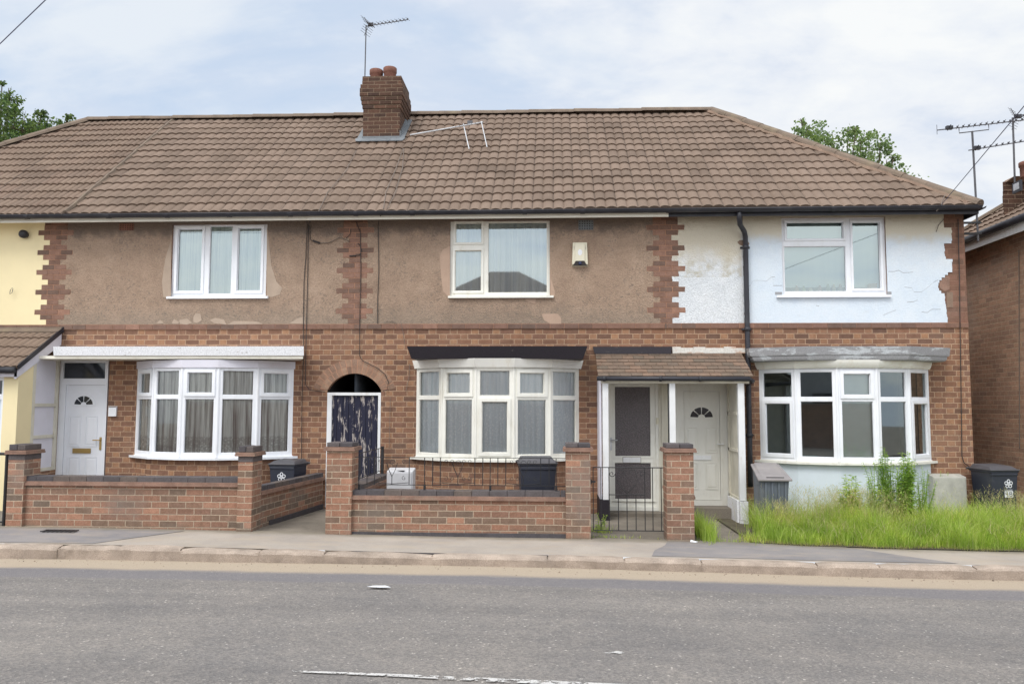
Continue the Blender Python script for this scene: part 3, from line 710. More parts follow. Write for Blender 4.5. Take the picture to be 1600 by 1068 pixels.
def bay_window(house, xl_px, xr_px, zt, zb, tops, bots, mat, curtain=None, wallmat='house', sillmat=None, low=-.1, name='bay_window', gm='glass_thin'):
    xc = (X_(xl_px, 650) + X_(xr_px, 650)) / 2; fr = bay_frames(xc)
    f = MB(); gl = MB(); tz = zb + (zt - zb) * .665
    for i, (T, p0, p1, a0, a1) in enumerate(fr):
        f.T = T; gl.T = T; L = SEG; holes = []
        for (za, zc, kind_) in ((zb, tz, bots[i]), (tz, zt, tops[i])):
            mz0 = .062 if za == zb else .03; mz1 = .03 if za == zb else .055; mx = .062
            if kind_:                               # opening sash: extra ring standing proud
                h = (mx + .036, L - mx - .036, za + mz0 + .034, zc - mz1 - .034)
                f.ring(h[0] - .052, h[1] + .052, h[2] - .052, h[3] + .052, .048, -.018, .002)
            else: h = (mx, L - mx, za + mz0, zc - mz1)
            f.ring(h[0], h[1], h[2], h[3], .007, .010, .028)
            holes.append(h); gl.face((h[0], .03, h[2]), (h[1], .03, h[2]), (h[1], .03, h[3]), (h[0], .03, h[3]))
        f.sheet(0, L, zb, zt, holes, 0, .055)
    f.T = None; gl.T = None
    for (T, p0, p1, a0, a1) in fr[1:]:              # corner posts
        f.tube([(p0.x, p0.y + .012, zb), (p0.x, p0.y + .012, zt)], .026, 8)
    win = f.build(name, M[mat], house); gl.build('pane', M[gm], win)
    # sill board
    outer = arc_poly(xc, .06); outer[0] = (outer[0][0] - .05, 0.0); outer[-1] = (outer[-1][0] + .05, 0.0)
    s = MB(); s.prism([(x, y, zb - .045) for x, y in outer] , (0, 0, .035)); s.prism([(x, y * .96, zb - .012) for x, y in arc_poly(xc, .02)], (0, 0, .012))
    s.build('sill', M[sillmat or mat], win)
    # ceiling and floor of the bow keep the room dark
    # brick or painted wall below
    wl = MB(); base = arc_poly(xc, -.02)
    us = 0
    for (x0, y0), (x1, y1) in zip(base, base[1:]):
        n = 1; d = math.hypot(x1 - x0, y1 - y0)
        uv = [(us, low), (us + d, low), (us + d, zb - .045), (us, zb - .045)]; us += d
        wl.face((x0, y0, low), (x1, y1, low), (x1, y1, zb - .045), (x0, y0, zb - .045), uv=uv)
    wl.build('bay_wall', wallmat, house)
    if curtain: curtain(win, fr, zb, zt, tz)
    return win, xc, fr

# ================================================================== HOUSES
ZTOP = 4.70
def beneath(z): return z

def house_walls(parent, x0, x1, holes, upm='upper', lowm='house', depth=7.0):
    """brick front with openings, thin return walls, back and floors"""
    g = MB(); lo = [h for h in holes if h[3] <= 2.9001]; g.sheet(x0, x1, -.25, 2.90, lo, 0, .11); g.build('brick_wall', BR[lowm], parent)
    g = MB(); up_ = [h for h in holes if h[2] > 2.9]; g.sheet(x0, x1, 2.90, ZTOP, up_, 0, .11); g.build('upper_wall', BR[upm], parent)
    g = MB(); e = .006
    g.face((x0 + e, .112, -.2), (x0 + e, depth, -.2), (x0 + e, depth, ZTOP), (x0 + e, .112, ZTOP)); g.face((x1 - e, .112, -.2), (x1 - e, depth, -.2), (x1 - e, depth, ZTOP), (x1 - e, .112, ZTOP))
    g.face((x0, 2.6, -.2), (x1, 2.6, -.2), (x1, 2.6, ZTOP), (x0, 2.6, ZTOP)); g.box(x0 + e, x1 - e, .115, 2.6, 2.5, 2.62)
    g.face((x0, .115, ZTOP - .05), (x1, .115, ZTOP - .05), (x1, 2.6, ZTOP - .05), (x0, 2.6, ZTOP - .05)); g.box(x0 + e, x1 - e, .115, 2.6, -.1, -.02)
    g.build('interior', M['interior'], parent)

def roof_part(parent, x0, x1, hipL=False, hipR=False, roll=.165, uo=0, mat='tile', wob=.012):
    g = MB(); slope = (XCR - XRR) / SL
    lo = (lambda w_: x0 + max(0, w_) * slope) if hipL else (lambda w_: x0)
    hi = (lambda w_: x1 - max(0, w_) * slope) if hipR else (lambda w_: x1)
    tiled(g, (0, EY, EZ), (1, 0, 0), Wd, Nd, SL, lo, hi, roll, 15, uo=uo, wob=wob)
    # rear slope, hip slope and closing planes
    bz = 2 * RY - EY
    ra, rb = (XRL if hipL else x0), (XRR if hipR else x1)
    g.face((x0, bz, EZ), (x1, bz, EZ), (rb, RY, RZ), (ra, RY, RZ))
    if hipR: g.face((x1, EY, EZ), (x1, bz, EZ), (rb, RY, RZ))
    if hipL: g.face((x0, bz, EZ), (x0, EY, EZ), (ra, RY, RZ))
    r = g.build('roof', M[mat], parent)
    rt = MB(); ridge_tiles(rt, (ra, RY, RZ + .03), (rb, RY, RZ + .03), .13)
    if hipR: ridge_tiles(rt, (x1 - .0, EY, EZ + .03), (rb, RY, RZ + .05), .12)
    if hipL: ridge_tiles(rt, (x0, EY, EZ + .03), (ra, RY, RZ + .05), .12)
    rt.build('ridge_tile', M['ridge'], r)
    if hipR:
        hm = MB(); a = Vector((x1 - .12, EY + .0, EZ + .02)); b = Vector((rb - .12, RY - .02, RZ + .02)); pts = []
        for i in range(40):
            t = i / 39; p = a.lerp(b, t); pts.append((p.x - .03 + random.uniform(-.035, .03), p.y, p.z - .0 + .02))
        hm.tube(pts, [random.uniform(.03, .05) for _ in pts], 5); hm.build('hip_mortar', M['hipmortar'], r)
    return r

FB = Z_(550, 343, EY + .03)
def eaves(parent, x0, x1, fascia, zg=0.0, corner=False, joints=()):
    g = MB(); y = EY - .045; z = EZ - .022; n = 8; r = .046; vs = []
    for x in (x0, x1 + (.0)):
        for k in range(n + 1):
            t = math.pi + math.pi * k / n; vs.append((x, y + math.cos(t) * r, z + math.sin(t) * r * 1.05 + .0))
    g.add(vs, [(k, k + 1, k + n + 2, k + n + 1) for k in range(n)])
    g.box(x0, x1, y - r - .004, y - r + .006, z - .008, z + .012)
    for j in joints:
        vs = []
        for x in (j - .035, j + .035):
            for k in range(n + 1):
                t = math.pi + math.pi * k / n; vs.append((x, y + math.cos(t) * (r + .007), z + math.sin(t) * (r + .007) * 1.05))
        g.add(vs, [(k, k + 1, k + n + 2, k + n + 1) for k in range(n)])
    if corner:
        vs = []
        for yy in (y + r, y + 7.2):
            for k in range(n + 1):
                t = math.pi + math.pi * k / n; vs.append((x1 + .01 + math.cos(t) * -r, yy - (r * 2 if yy < 1 else 0), z + math.sin(t) * r))
        g.add(vs, [(k, k + 1, k + n + 2, k + n + 1) for k in range(n)])
    g.build('gutter', M['gutter'], parent, smooth=True)
    g = MB(); g.box(x0, x1, EY + .03, EY + .05, FB, EZ - .012); g.build('fascia', M[fascia], parent)
    g = MB(); g.box(x0, x1, EY + .055, .0, EZ - .03, EZ - .015)
    if corner: g.box(x1 - .02, x1 + .0, EY + .056, 7.0, FB, EZ - .032); g.box(XP[4] - .06, x1 - .022, .001, 7.0, EZ - .05, EZ - .035)
    g.build('soffit', M['gutter' if fascia == 'gutter' else 'cream_fascia'], parent)

ROWZ = lambda i: 2.90 + .083 * i
def tooth(i): return {3: 'w', 0: 's', 1: 'n', 2: 'm'}[i % 4] if False else ('w' if i % 4 == 3 else 'n' if i % 4 == 1 else 'm')
def quoin(parent, cpx, skipL=None):
    """toothed column of bricks standing a little proud of the wall"""
    c = X_(cpx, 430); bed = MB(); g = MB()
    for i in range(1, 21):
        z0, z1 = ROWZ(i), min(ROWZ(i + 1), ZTOP - .01); k = tooth(i); nb = {'w': 3, 'm': 2, 'n': 1}[k]; bl = .2005 if k != 'n' else .195; tot = nb * bl
        for j in range(nb):
            a = c - tot / 2 + j * bl + .005; b = a + bl - .010
            g.box(a + random.uniform(-.002, .002), b + random.uniform(-.002, .002), -.0165 + random.uniform(-.002, .001), .0, z0 + .005, z1 - .005)
        bed.box(c - tot / 2, c + tot / 2, -.012, -.0005, z0, z1)
    q = g.build('quoin', M['quoin'], parent); bed.build('mortar_bed', M['quoinbed'], q); return c
QH = {'w': .3008, 'm': .2005, 'n': .0975}

def panel(parent, left, right, holes, mat, y=-.015, i0=1, i1=20, jag=.004, seed=1, name='render_panel'):
    """rendered panel cut row by row to the teeth of the quoins; left/right give the edge x of row i"""
    rnd = random.Random(seed); g = MB()
    for i in range(i0, i1 + 1):
        z0 = ROWZ(i); z1 = min(ROWZ(i + 1), ZTOP - .004) if i < i1 else ZTOP - .004
        for h in range(2):
            za, zb = z0 + (z1 - z0) * h / 2, z0 + (z1 - z0) * (h + 1) / 2
            a = left(i) + rnd.uniform(-jag, jag); b = right(i, (za + zb) / 2) + rnd.uniform(-jag, jag)
            cuts = sorted({za, zb, *[q for hh in holes for q in (hh[2], hh[3]) if za < q < zb]})
            for c0, c1 in zip(cuts, cuts[1:]):
                xs = [(a, b)]
                for hh in holes:
                    if hh[2] < (c0 + c1) / 2 < hh[3]:
                        nx = []
                        for (p_, q_) in xs:
                            if hh[0] > p_ and hh[1] < q_: nx += [(p_, hh[0]), (hh[1], q_)]
                            else: nx.append((p_, q_))
                        xs = nx
                for (p_, q_) in xs: g.box(p_, q_, y, -.0002, c0, c1)
    return g.build(name, M[mat], parent)

def string_course(parent, x0, x1):
    g = MB(); x = x0
    while x < x1 - .02:
        b = min(x + .226, x1); g.box(x + .004, b - .004, -.022 + random.uniform(-.002, .002), 0, ROWZ(0) + .004, ROWZ(1) - .006); x = b
    s = g.build('string_course', M['stringb'], parent); m_ = MB(); m_.box(x0, x1, -.015, -.0004, ROWZ(0), ROWZ(1) - .001); m_.build('mortar_bed', M['quoinbed'], s)

def blob(parent, pts_px, mat, y=-.0185, name='render_patch'):
    g = MB(); g.prism([(X_(a, b, y), y, Z_(a, b, y)) for a, b in pts_px][::-1], (0, .004, 0)); return g.build(name, M[mat], parent)

def cable(parent, pts, r=.006, mat='cable', name='cable', wall=-.03):
    g = MB(); out_ = []
    for q in pts: out_.append(P(q[0], q[1], q[2] if len(q) > 2 else wall))
    g.tube(out_, r, 5); return g.build(name, M[mat], parent)

# ---- house A0: cream house at the far left
HA = thing('cream_house', 'cream painted end house with a tiled lean-to porch, at the far left', 'house', ((XP[0] + XP[1]) / 2, 0, 0))
house_walls(HA, XCL + .1, XW1, [])
roof_part(HA, XCL, XP[1], hipL=True, roll=.118, uo=.03, mat='tile_side')
eaves(HA, XCL, XP[1], 'cream_fascia', joints=[X_(45, 340, EY)])
q1 = X_(85, 430)
panel(HA, lambda i: XCL + .12, lambda i, z: q1 - QH[tooth(i)], [], 'cream', jag=.001)
string_course(HA, XCL + .1, XW1)
# verge of mortar where the two roofs meet
g = MB(); g.tube([Vector((XP[1], EY, EZ)) + Wd * (SL * t / 30) + Nd * .045 + Vector((random.uniform(-.01, .01), 0, 0)) for t in range(31)], .035, 5); g.build('verge_mortar', M['ridge'], HA)
# porch
pw = -8.05                                     # right verge at the wall
PY = -1.0; pzt = Z_(82, 516); pzb = Z_(27, 575, PY - .08)
g = MB(); L = math.hypot(PY - .08, pzt - pzb); W2 = Vector((0, -(PY - .08), pzt - pzb)).normalized(); N2 = Vector((0, -W2.z, W2.y))
tiled(g, (XCL, PY - .08, pzb), (1, 0, 0), W2, N2, L, lambda w_: 0, lambda w_: pw - XCL, .125, 4, samp=7)
pr = g.build('porch_roof', M['tile_side'], HA)
for i in range(4):
    pass
g = MB(); g.box(XCL, pw - .01, -.05, .0, pzt + .02, pzt + .055); g.hexa([(XCL, -.16, pzt - .07), (pw, -.16, pzt - .07), (pw, -.04, pzt + .02), (XCL, -.04, pzt + .02)], [(XCL, -.17, pzt - .03), (pw, -.17, pzt - .03), (pw, -.04, pzt + .045), (XCL, -.04, pzt + .045)]); g.build('flashing', M['ridge'], pr)
g = MB(); g.prism([(pw + .005, PY - .10, pzb - .03), (pw + .005, PY - .10, pzb + .05), (pw + .005, -.02, pzt + .06), (pw + .005, -.02, pzt - .03)], (-.02, 0, 0)); g.build('verge', M['gutter'], pr)
g = MB(); g.prism([(pw - .03, PY - .09, pzb - .16), (pw - .03, PY - .09, pzb - .03), (pw - .03, -.02, pzt - .03), (pw - .03, -.02, pzt - .24)], (-.03, 0, 0)); g.box(XCL, pw - .03, PY - .09, PY - .07, pzb - .13, pzb - .0); g.build('bargeboard', M['mauve'], pr)
g = MB(); g.tube([(XCL, PY - .14, pzb - .03), (pw - .02, PY - .14, pzb - .03)], .05, 10); g.build('gutter', M['gutter'], pr, smooth=True)
xw = -8.10
g = MB(); g.prism([(xw, PY, -.1), (xw, PY, pzb - .02), (xw, -.66, pzb + .24), (xw, -.66, -.1)], (-.1, 0, 0)); g.box(X_(6, 600, PY), xw - .1, PY, PY + .1, -.1, pzb - .02); g.box(XCL, X_(6, 600, PY), PY, PY + .1, pzb - .12, pzb - .02)
g.build('porch_wall', M['cream'], HA)
g = MB(); gx1 = X_(6, 600, PY); g.sheet(gx1 - 1.1, gx1, .0, pzb - .12, [(gx1 - .9, gx1 - .045, .9, 1.75), (gx1 - .9, gx1 - .045, 1.83, pzb - .18)], PY + .03, .05); pwf = g.build('porch_window', M['upvc'], HA)
g = MB(); g.face((gx1 - .9, PY + .06, .9), (gx1 - .045, PY + .06, .9), (gx1 - .045, PY + .06, 1.75), (gx1 - .9, PY + .06, 1.75)); g.build('pane', M['bay_blue'], pwf)
g = MB(); g.face((gx1 - .9, PY + .06, 1.83), (gx1 - .045, PY + .06, 1.83), (gx1 - .045, PY + .06, pzb - .18), (gx1 - .9, PY + .06, pzb - .18)); g.build('pane', M['darkglass'], pwf)
# timber side screen between the porch and the neighbouring door
zs0, zs1 = .62, Z_(60, 556, -.4); g = MB(); ya, yb = -.66, -.0; xs_ = xw + .004
g.box(xs_ - .06, xs_, ya, ya + .07, zs0, zs1); g.box(xs_ - .06, xs_, yb - .06, yb, zs0, zs1)
for zz_ in (zs0, zs0 + .52, zs0 + 1.02, zs1 - .06): g.box(xs_ - .06, xs_ - .002, ya + .07, yb - .06, zz_, zz_ + .05)
sc1 = g.build('side_screen', M['screen'], HA)
g = MB(); g.box(xs_ - .04, xs_ - .03, ya + .07, yb - .06, zs0 + .05, zs1 - .06); g.build('screen_panel', M['mauve'], sc1)
g = MB(); g.box(xs_ - .07, xs_ - .01, ya, yb, -.1, zs0); g.build('dwarf_wall', BR['house'], HA)
lt = thing('wall_lamp', 'round black lamp fixed high on the cream wall', 'lamp', P(38, 366, -.06))
p = P(38, 366, -.06); g = MB(); rr = .07
g.tube([p + Vector((0, .045, 0)), p + Vector((0, .0, 0)), p + Vector((0, -.05, 0)), p + Vector((0, -.08, 0))], [.05, .07, .068, .04], 14); g.build('lamp_body', M['gutter'], lt, smooth=True)
g = MB(); g.tube([p + Vector((-.03, .0, .03)), p + Vector((-.075, 0, .035))], .022, 8); g.build('lamp_bracket', M['gutter'], lt)
hk = MB(); c = P(19, 456, -.03); hk.tube([c + Vector((0, 0, .07)), c + Vector((-.012, -.03, .03)), c + Vector((-.01, -.04, -.04)), c + Vector((.025, -.04, -.02)), c + Vector((.03, -.03, .05))], .005, 5); hk.build('hook', M['rust'], HA)

# ---- house A: left pebble-dashed house
HB = thing('pebble_dashed_house', 'brown pebble dashed house with a three light window, beside the cream house', 'house', ((XP[1] + XP[2]) / 2, 0, 0))
YA = .03
wa = (X_(268, 410), X_(417, 410), Z_(340, 463), Z_(340, 350.5))
zt_b = Z_(652, 575.5); zb_b = .872
bayA = (X_(213, 650), X_(457, 650)); bayA = ((bayA[0] + bayA[1]) / 2 - BW / 2, (bayA[0] + bayA[1]) / 2 + BW / 2)
dA = (X_(89, 650), X_(168, 650), .03, Z_(130, 562))
AL, AR, ATOP, ASP = X_(511, 640), X_(595, 640), Z_(552, 583), Z_(552, 609)
house_walls(HB, XW1, XP[2], [wa, (bayA[0] + .01, bayA[1] - .01, zb_b - .05, zt_b), dA, (AL, XP[2] + 1, -.3, 2.9)])
roof_part(HB, XP[1], XP[2], uo=.05)
eaves(HB, XP[1], XP[2], 'cream_fascia', joints=[X_(172, 340, EY), X_(263, 340, EY), X_(360, 340, EY), X_(455, 340, EY)])
quoin(HB, 85); q2 = quoin(HB, 554.7)
panel(HB, lambda i: q1 + QH[tooth(i)], lambda i, z: q2 - QH[tooth(i)], [(wa[0], wa[1], wa[2], wa[3])], 'render_beige', seed=2)
string_course(HB, XW1, XP[2])
class C1:
    mat = 'vblind'
    def __call__(s, c, a, b, z0, z1):
        x = a
        while x < b:
            c.add([(x, .10, z0), (x + .075, .125, z0), (x + .075, .125, z1), (x, .10, z1)], [(0, 1, 2, 3)]); x += .082
upper_window(HB, (268, 350.5, 417, 463), [(277.5, 357.6, 315, 454.5, .045), (327, 353, 362, 459, 0), (371.5, 356, 407.7, 454, .045)], (260, 463, 418), 'upvc', C1())
blob(HB, [(267, 375), (258, 405), (253, 440), (255, 464), (267, 466)], 'patchgrey')
blob(HB, [(417, 352), (421, 385), (424, 415), (432, 440), (441, 450), (437, 460), (425, 464), (417, 464)], 'patchgrey')
for pp in ([(302, 495), (306, 489), (313, 490), (315, 500), (308, 505), (302, 503)], [(245, 505), (250, 499), (256, 505)], [(280, 500), (292, 497), (300, 504), (292, 507), (281, 506)],
           [(328, 500), (336, 496), (350, 499), (354, 507), (335, 505)], [(355, 507), (365, 501), (400, 502), (412, 506)], [(452, 505), (465, 497), (476, 494), (477, 506)], [(268, 505), (272, 498), (280, 503), (278, 506)]):
    blob(HB, pp, 'patchgrey')
cable(HB, [(476, 336, -.33), (480, 348, -.15), (480, 350), (478, 400), (475, 440), (474, 505), (474, 560), (472, 620), (471, 718)], .006)
cable(HB, [(490, 335, -.3), (483, 348, -.1), (482, 352), (481, 420), (479, 505), (477, 600), (484, 609), (508, 612)], .006)
cable(HB, [(484, 352), (485, 374), (489, 377)], .005); cable(HB, [(500, 380), (515, 379), (530, 371), (540, 374), (546, 378)], .006, 'cable2'); cable(HB, [(489, 376), (500, 380)], .016)
cable(HB, [(548, 358), (547, 366), (541, 372)], .005)

# gable canopy board over door and bay
zb0, zb1 = Z_(270, 557, -.60), Z_(270, 541, -.60)
x0, x1 = X_(84, 548, -.60), X_(475, 548, -.60)
g = MB(); g.hexa([(x0, -.60, zb0 + .018), (x1 - .0, -.60, zb0 + .018), (x1 - .22, -.001, zb0 + .018), (x0, -.001, zb0 + .018)], [(x0, -.62, zb1), (x1, -.62, zb1), (x1 - .22, -.001, zb1 + .01), (x0, -.001, zb1 + .01)]); cb = g.build('canopy', M['peel_white'], HB)
g = MB(); g.prism([(X_(50, 560, -.62), -.575, zb0 - .03), (x1 - .02, -.575, zb0 - .03), (x1 - .24, -.005, zb0 - .03), (X_(50, 560, -.62), -.005, zb0 - .03)], (0, 0, .047)); g.build('canopy_soffit', M['cream_fascia'], cb)

def drape(mat, seed, y=.06, scal=0.0, only=None, amp=.014, per=.09, zgap=0):
    def fn(win, fr, zb, zt, tz):
        c = MB()
        for i, (T, p0, p1, a0, a1) in enumerate(fr):
            if only and i not in only: continue
            folds(c, -.0, SEG + .0, zb + zgap, zt - .02, y, amp, per, seed + i, scal, T)
        c.build('curtain', M[mat], win, smooth=True)
    return fn
winA, xcA, frA = bay_window(HB, 213, 457, zt_b, zb_b, [1, 0, 1, 0, 1], [0, 0, 0, 0, 0], 'upvc', drape('net_left', 3), BR['house'])
g = MB(); o = arc_poly(xcA, .03)
g.prism([(x, y, zt_b - .01) for x, y in o], (0, 0, zb0 - .046 - zt_b + .01)); g.build('head_board', M['mauve'], winA)

def fanlight(m, gl, cx_, cz_, r, y, n=4):
    vs = []
    k = 16
    outer = [(cx_ + (r + .045) * math.cos(math.pi * i / k), y - .008, cz_ - .02 + (r + .045) * math.sin(math.pi * i / k)) for i in range(k + 1)]
    m.prism(outer[::-1], (0, .009, 0))
    for j in range(n):
        a0, a1 = math.pi * (j + .07) / n, math.pi * (j + .93) / n; pts = []
        for i in range(6): t = a0 + (a1 - a0) * i / 5; pts.append((cx_ + r * math.cos(t), y - .011, cz_ + r * .92 * math.sin(t)))
        for i in range(3): t = a1 + (a0 - a1) * i / 2; pts.append((cx_ + r * .32 * math.cos(t), y - .011, cz_ + r * .3 * math.sin(t)))
        gl.prism(pts[::-1], (0, .003, 0))

def panelled_door(house, leaf, frame, fan, panels, box_, handle, mat, y=.05, extra=None, boxmat='brass', transom=None):
    """leaf, frame: x0, z0, x1, z1 in metres"""
    f = MB(); holes = [(leaf[0], leaf[2], leaf[1], leaf[3])]
    if transom: holes.append(transom)
    f.sheet(frame[0], frame[2], frame[1], frame[3], holes, y - .02, .07)
    fr_ = f.build('door_frame', M[mat], house)
    if transom:
        g = MB(); g.face((transom[0], y + .01, transom[2]), (transom[1], y + .01, transom[2]), (transom[1], y + .01, transom[3]), (transom[0], y + .01, transom[3])); g.build('pane', M['darkglass'], fr_)
    d = MB(); d.box(leaf[0] + .004, leaf[2] - .004, y, y + .05, leaf[1] + .004, leaf[3] - .004); gl = MB()
    d.ring(leaf[0] + .004, leaf[2] - .004, leaf[1] + .004, leaf[3] - .004, .03, y - .006, y)
    if fan: fanlight(d, gl, *fan, y)
    for (a, b, c, e) in panels:
        d.ring(a, b, c, e, .014, y - .009, y); d.hexa([(a + .02, y, c + .02), (b - .02, y, c + .02), (b - .02, y, e - .02), (a + .02, y, e - .02)][::-1], [(a + .045, y - .008, c + .045), (b - .045, y - .008, c + .045), (b - .045, y - .008, e - .045), (a + .045, y - .008, e - .045)][::-1])
    door = d.build('front_door', M[mat], house)
    if fan: gl.build('fanlight', M['darkglass'], door)
    b = MB(); b.box(box_[0], box_[1], y - .016, y, box_[2], box_[3]); lb = b.build('letterbox', M[boxmat], door)
    h = MB(); hx, hz, s_ = handle; h.box(hx - .018, hx + .018, y - .012, y + .0, hz - .16, hz + .045); h.tube([(hx, y - .012, hz), (hx, y - .05, hz), (hx + s_ * .11, y - .05, hz)], .009, 8); h.build('handle', M[boxmat], door)
    return door
def R4(a, b, c, d, y=.05): return (X_(a, (b + d) / 2, y), Z_((a + c) / 2, d, y), X_(c, (b + d) / 2, y), Z_((a + c) / 2, b, y))   # px rect -> x0,z0,x1,z1
def H4(a, b, c, d, y=.05): r_ = R4(a, b, c, d, y); return (r_[0], r_[2], r_[1], r_[3])
leaf = list(R4(101, 601, 163, 745)); leaf[1] = .08
fr4 = list(R4(90, 562, 167, 745)); fr4[1] = .03
panelled_door(HB, leaf, fr4, (X_(131, 632, .05), Z_(131, 632, .05), .155), [H4(106.5, 649, 126, 697), H4(133, 649, 152, 697), (X_(106.5, 700, .05), X_(126, 700, .05), .2, Z_(116, 713, .05)), (X_(133, 700, .05), X_(152, 700, .05), .2, Z_(140, 713, .05))],
              H4(114, 700, 142, 707.5), (X_(157.5, 690, .05), Z_(157, 687, .05), -1), 'door_white', transom=H4(99, 566.5, 164.5, 591, .03))
g = MB(); mb = R4(170, 634, 182, 650, -.02); g.box(mb[0], mb[2], -.035, 0, mb[1], mb[3]); db = g.build('entry_plate', M['upvc'], HB)
g = MB(); g.box(mb[0] + .005, mb[2] - .005, -.038, -.035, mb[3] - .02, mb[3] - .004); g.build('plate_trim', M['cable2'], db)
# air brick under the eaves
def air_brick(parent, r4, mat, nx=6, nz=4):
    g = MB(); holes = []; a, z0, b, z1 = r4
    for i in range(nx):
        for j in range(nz): holes.append((a + (b - a) * (i + .28) / nx, a + (b - a) * (i + .78) / nx, z0 + (z1 - z0) * (j + .28) / nz, z0 + (z1 - z0) * (j + .78) / nz))
    g.sheet(a, b, z0, z1, holes, -.028, .01); v = g.build('air_brick', M[mat], parent); g = MB(); g.face((a, -.0195, z0), (b, -.0195, z0), (b, -.0195, z1), (a, -.0195, z1)); g.build('vent_hole', M['dark'], v)
air_brick(HB, R4(187, 349, 209, 360, -.02), 'pot')

# ---- house B: middle house
HC = thing('middle_house', 'brown pebble dashed middle house with alarm box, arched passage and lace curtained bay', 'house', ((XP[2] + XP[3]) / 2, 0, 0))
wb = (X_(703, 410), X_(859, 410), Z_(780, 462), Z_(780, 345))
bayB = ((X_(650, 650) + X_(905, 650)) / 2 - BW / 2, (X_(650, 650) + X_(905, 650)) / 2 + BW / 2)
dB = (X_(948, 700), X_(1046, 700), -.02, Z_(985, 594))
house_walls(HC, XP[2], XP[3], [wb, (bayB[0] + .01, bayB[1] - .01, zb_b - .05, zt_b), (dB[0], XP[3] + 1, dB[2], dB[3]), (XP[2] - 1, AR, -.3, 2.9)])
roof_part(HC, XP[2], XP[3])
eaves(HC, XP[2], XP[3], 'cream_fascia', joints=[X_(557, 340, EY), X_(645, 340, EY), X_(820, 340, EY), X_(910, 335, EY)])
q3 = quoin(HC, 1040.3)
panel(HC, lambda i: q2 + QH[tooth(i)], lambda i, z: q3 - QH[tooth(i)], [(wb[0], wb[1], wb[2], wb[3])], 'render_beige', seed=5)
string_course(HC, XP[2], XP[3])
# arch: filled spandrels and rings of brick, plus the left half that belongs with it
cxA = (AL + AR) / 2; half = (AR - AL) / 2; rise = ATOP - ASP; rad = (half * half + rise * rise) / (2 * rise); cz = ATOP - rad
g = MB(); n = 18
# brickwork between the arch and the course above (left of the party line only: the right side is whole below)
ang = math.asin(half / rad)
zt2 = 2.90
pts = [(cxA + rad * math.sin(-ang + 2 * ang * i / n), cz + rad * math.cos(-ang + 2 * ang * i / n)) for i in range(n + 1)]
for (xa, za), (xb, zb_) in zip(pts, pts[1:]):
    for (lo_, hi_) in ((AL, AR), ):
        a, b = max(xa, AL), min(xb, AR)
        if b - a < 1e-4: continue
        f_ = lambda x: za + (zb_ - za) * (x - xa) / (xb - xa)
        g.face((a, 0, f_(a)), (b, 0, f_(b)), (b, 0, zt2), (a, 0, zt2))
    g.face((xa, 0, za), (xa, .11, za), (xb, .11, zb_), (xb, 0, zb_))
g.build('arch_infill', BR['house'], HC)
g = MB()
for ring, (ra, rb, cnt) in enumerate(((rad, rad + .112, 15), (rad + .118, rad + .228, 17))):
    aa = ang * (1.02 if ring == 0 else 1.10)
    for i in range(cnt):
        t0, t1 = -aa + 2 * aa * (i + .07) / cnt, -aa + 2 * aa * (i + .93) / cnt
        q = [(cxA + r_ * math.sin(t), -.004, cz + r_ * math.cos(t)) for (r_, t) in ((ra, t0), (ra, t1), (rb, t1), (rb, t0))]
        g.prism(q, (0, .02, 0))
arch = g.build('arch', M['arch'], HC)
g = MB(); k = 14; aa = ang * 1.1
inner = [(cxA + (rad + .001) * math.sin(-ang + 2 * ang * i / k), -.0015, cz + (rad + .001) * math.cos(-ang + 2 * ang * i / k)) for i in range(k + 1)]
outr = [(cxA + (rad + .232) * math.sin(-aa + 2 * aa * i / k), -.0015, cz + (rad + .232) * math.cos(-aa + 2 * aa * i / k)) for i in range(k + 1)]
for i in range(k): g.face(inner[i], inner[i + 1], outr[i + 1], outr[i])
g.build('arch_mortar', M['quoinbed'], arch)
# passage walls
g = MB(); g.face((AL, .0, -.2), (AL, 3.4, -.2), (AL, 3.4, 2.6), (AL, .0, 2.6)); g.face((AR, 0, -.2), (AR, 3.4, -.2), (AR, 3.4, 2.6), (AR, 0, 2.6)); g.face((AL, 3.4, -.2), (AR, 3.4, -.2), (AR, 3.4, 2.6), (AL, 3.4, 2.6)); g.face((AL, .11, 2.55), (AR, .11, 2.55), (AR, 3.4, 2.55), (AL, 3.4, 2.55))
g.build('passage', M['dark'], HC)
gz1 = Z_(552, 613, .02); gate_z0 = .06
g = MB(); bw = (AR - AL - .12) / 8
for i in range(8): g.box(AL + .06 + i * bw + .003, AL + .06 + (i + 1) * bw - .003, .03 + random.uniform(0, .004), .05, gate_z0 + .03, gz1 - .05)
gt = g.build('passage_gate', M['peel_blue'], HC)
g = MB(); g.box(AL + .001, AR - .001, -.005, .06, gz1 - .045, gz1); g.box(AL + .001, AL + .075, -.005, .06, gate_z0, gz1 - .045); g.box(AR - .045, AR - .001, -.005, .06, gate_z0, gz1 - .045); g.build('gate_frame', M['oldwhite'], gt)
class C2:
    mat = 'voile'
    def __call__(s, c, a, b, z0, z1):
        folds(c, a, a + .55, z0, z1, .11, .022, .12, 4); folds(c, a + .52, b, z0, z1, .11, .024, .15, 9)
upper_window(HC, (703, 345, 859, 462), [(712, 348.5, 752.7, 379, .03), (711, 391.5, 752, 454.5, .035), (762.5, 345.5 + 2, 855, 457, 0)], (700, 462, 865), 'cream_upvc', C2())
blob(HC, [(703, 384), (692, 390), (687, 400), (689, 430), (692, 455), (700, 462), (703, 462)], 'patch')
blob(HC, [(860, 420), (862, 438), (867, 455), (867, 463), (860, 461)], 'patch')
blob(HC, [(846, 490), (872, 490), (877, 497), (877, 506), (860, 506), (850, 500)], 'patch')
blob(HC, [(820, 467), (838, 466), (836, 474), (826, 472)], 'patch')
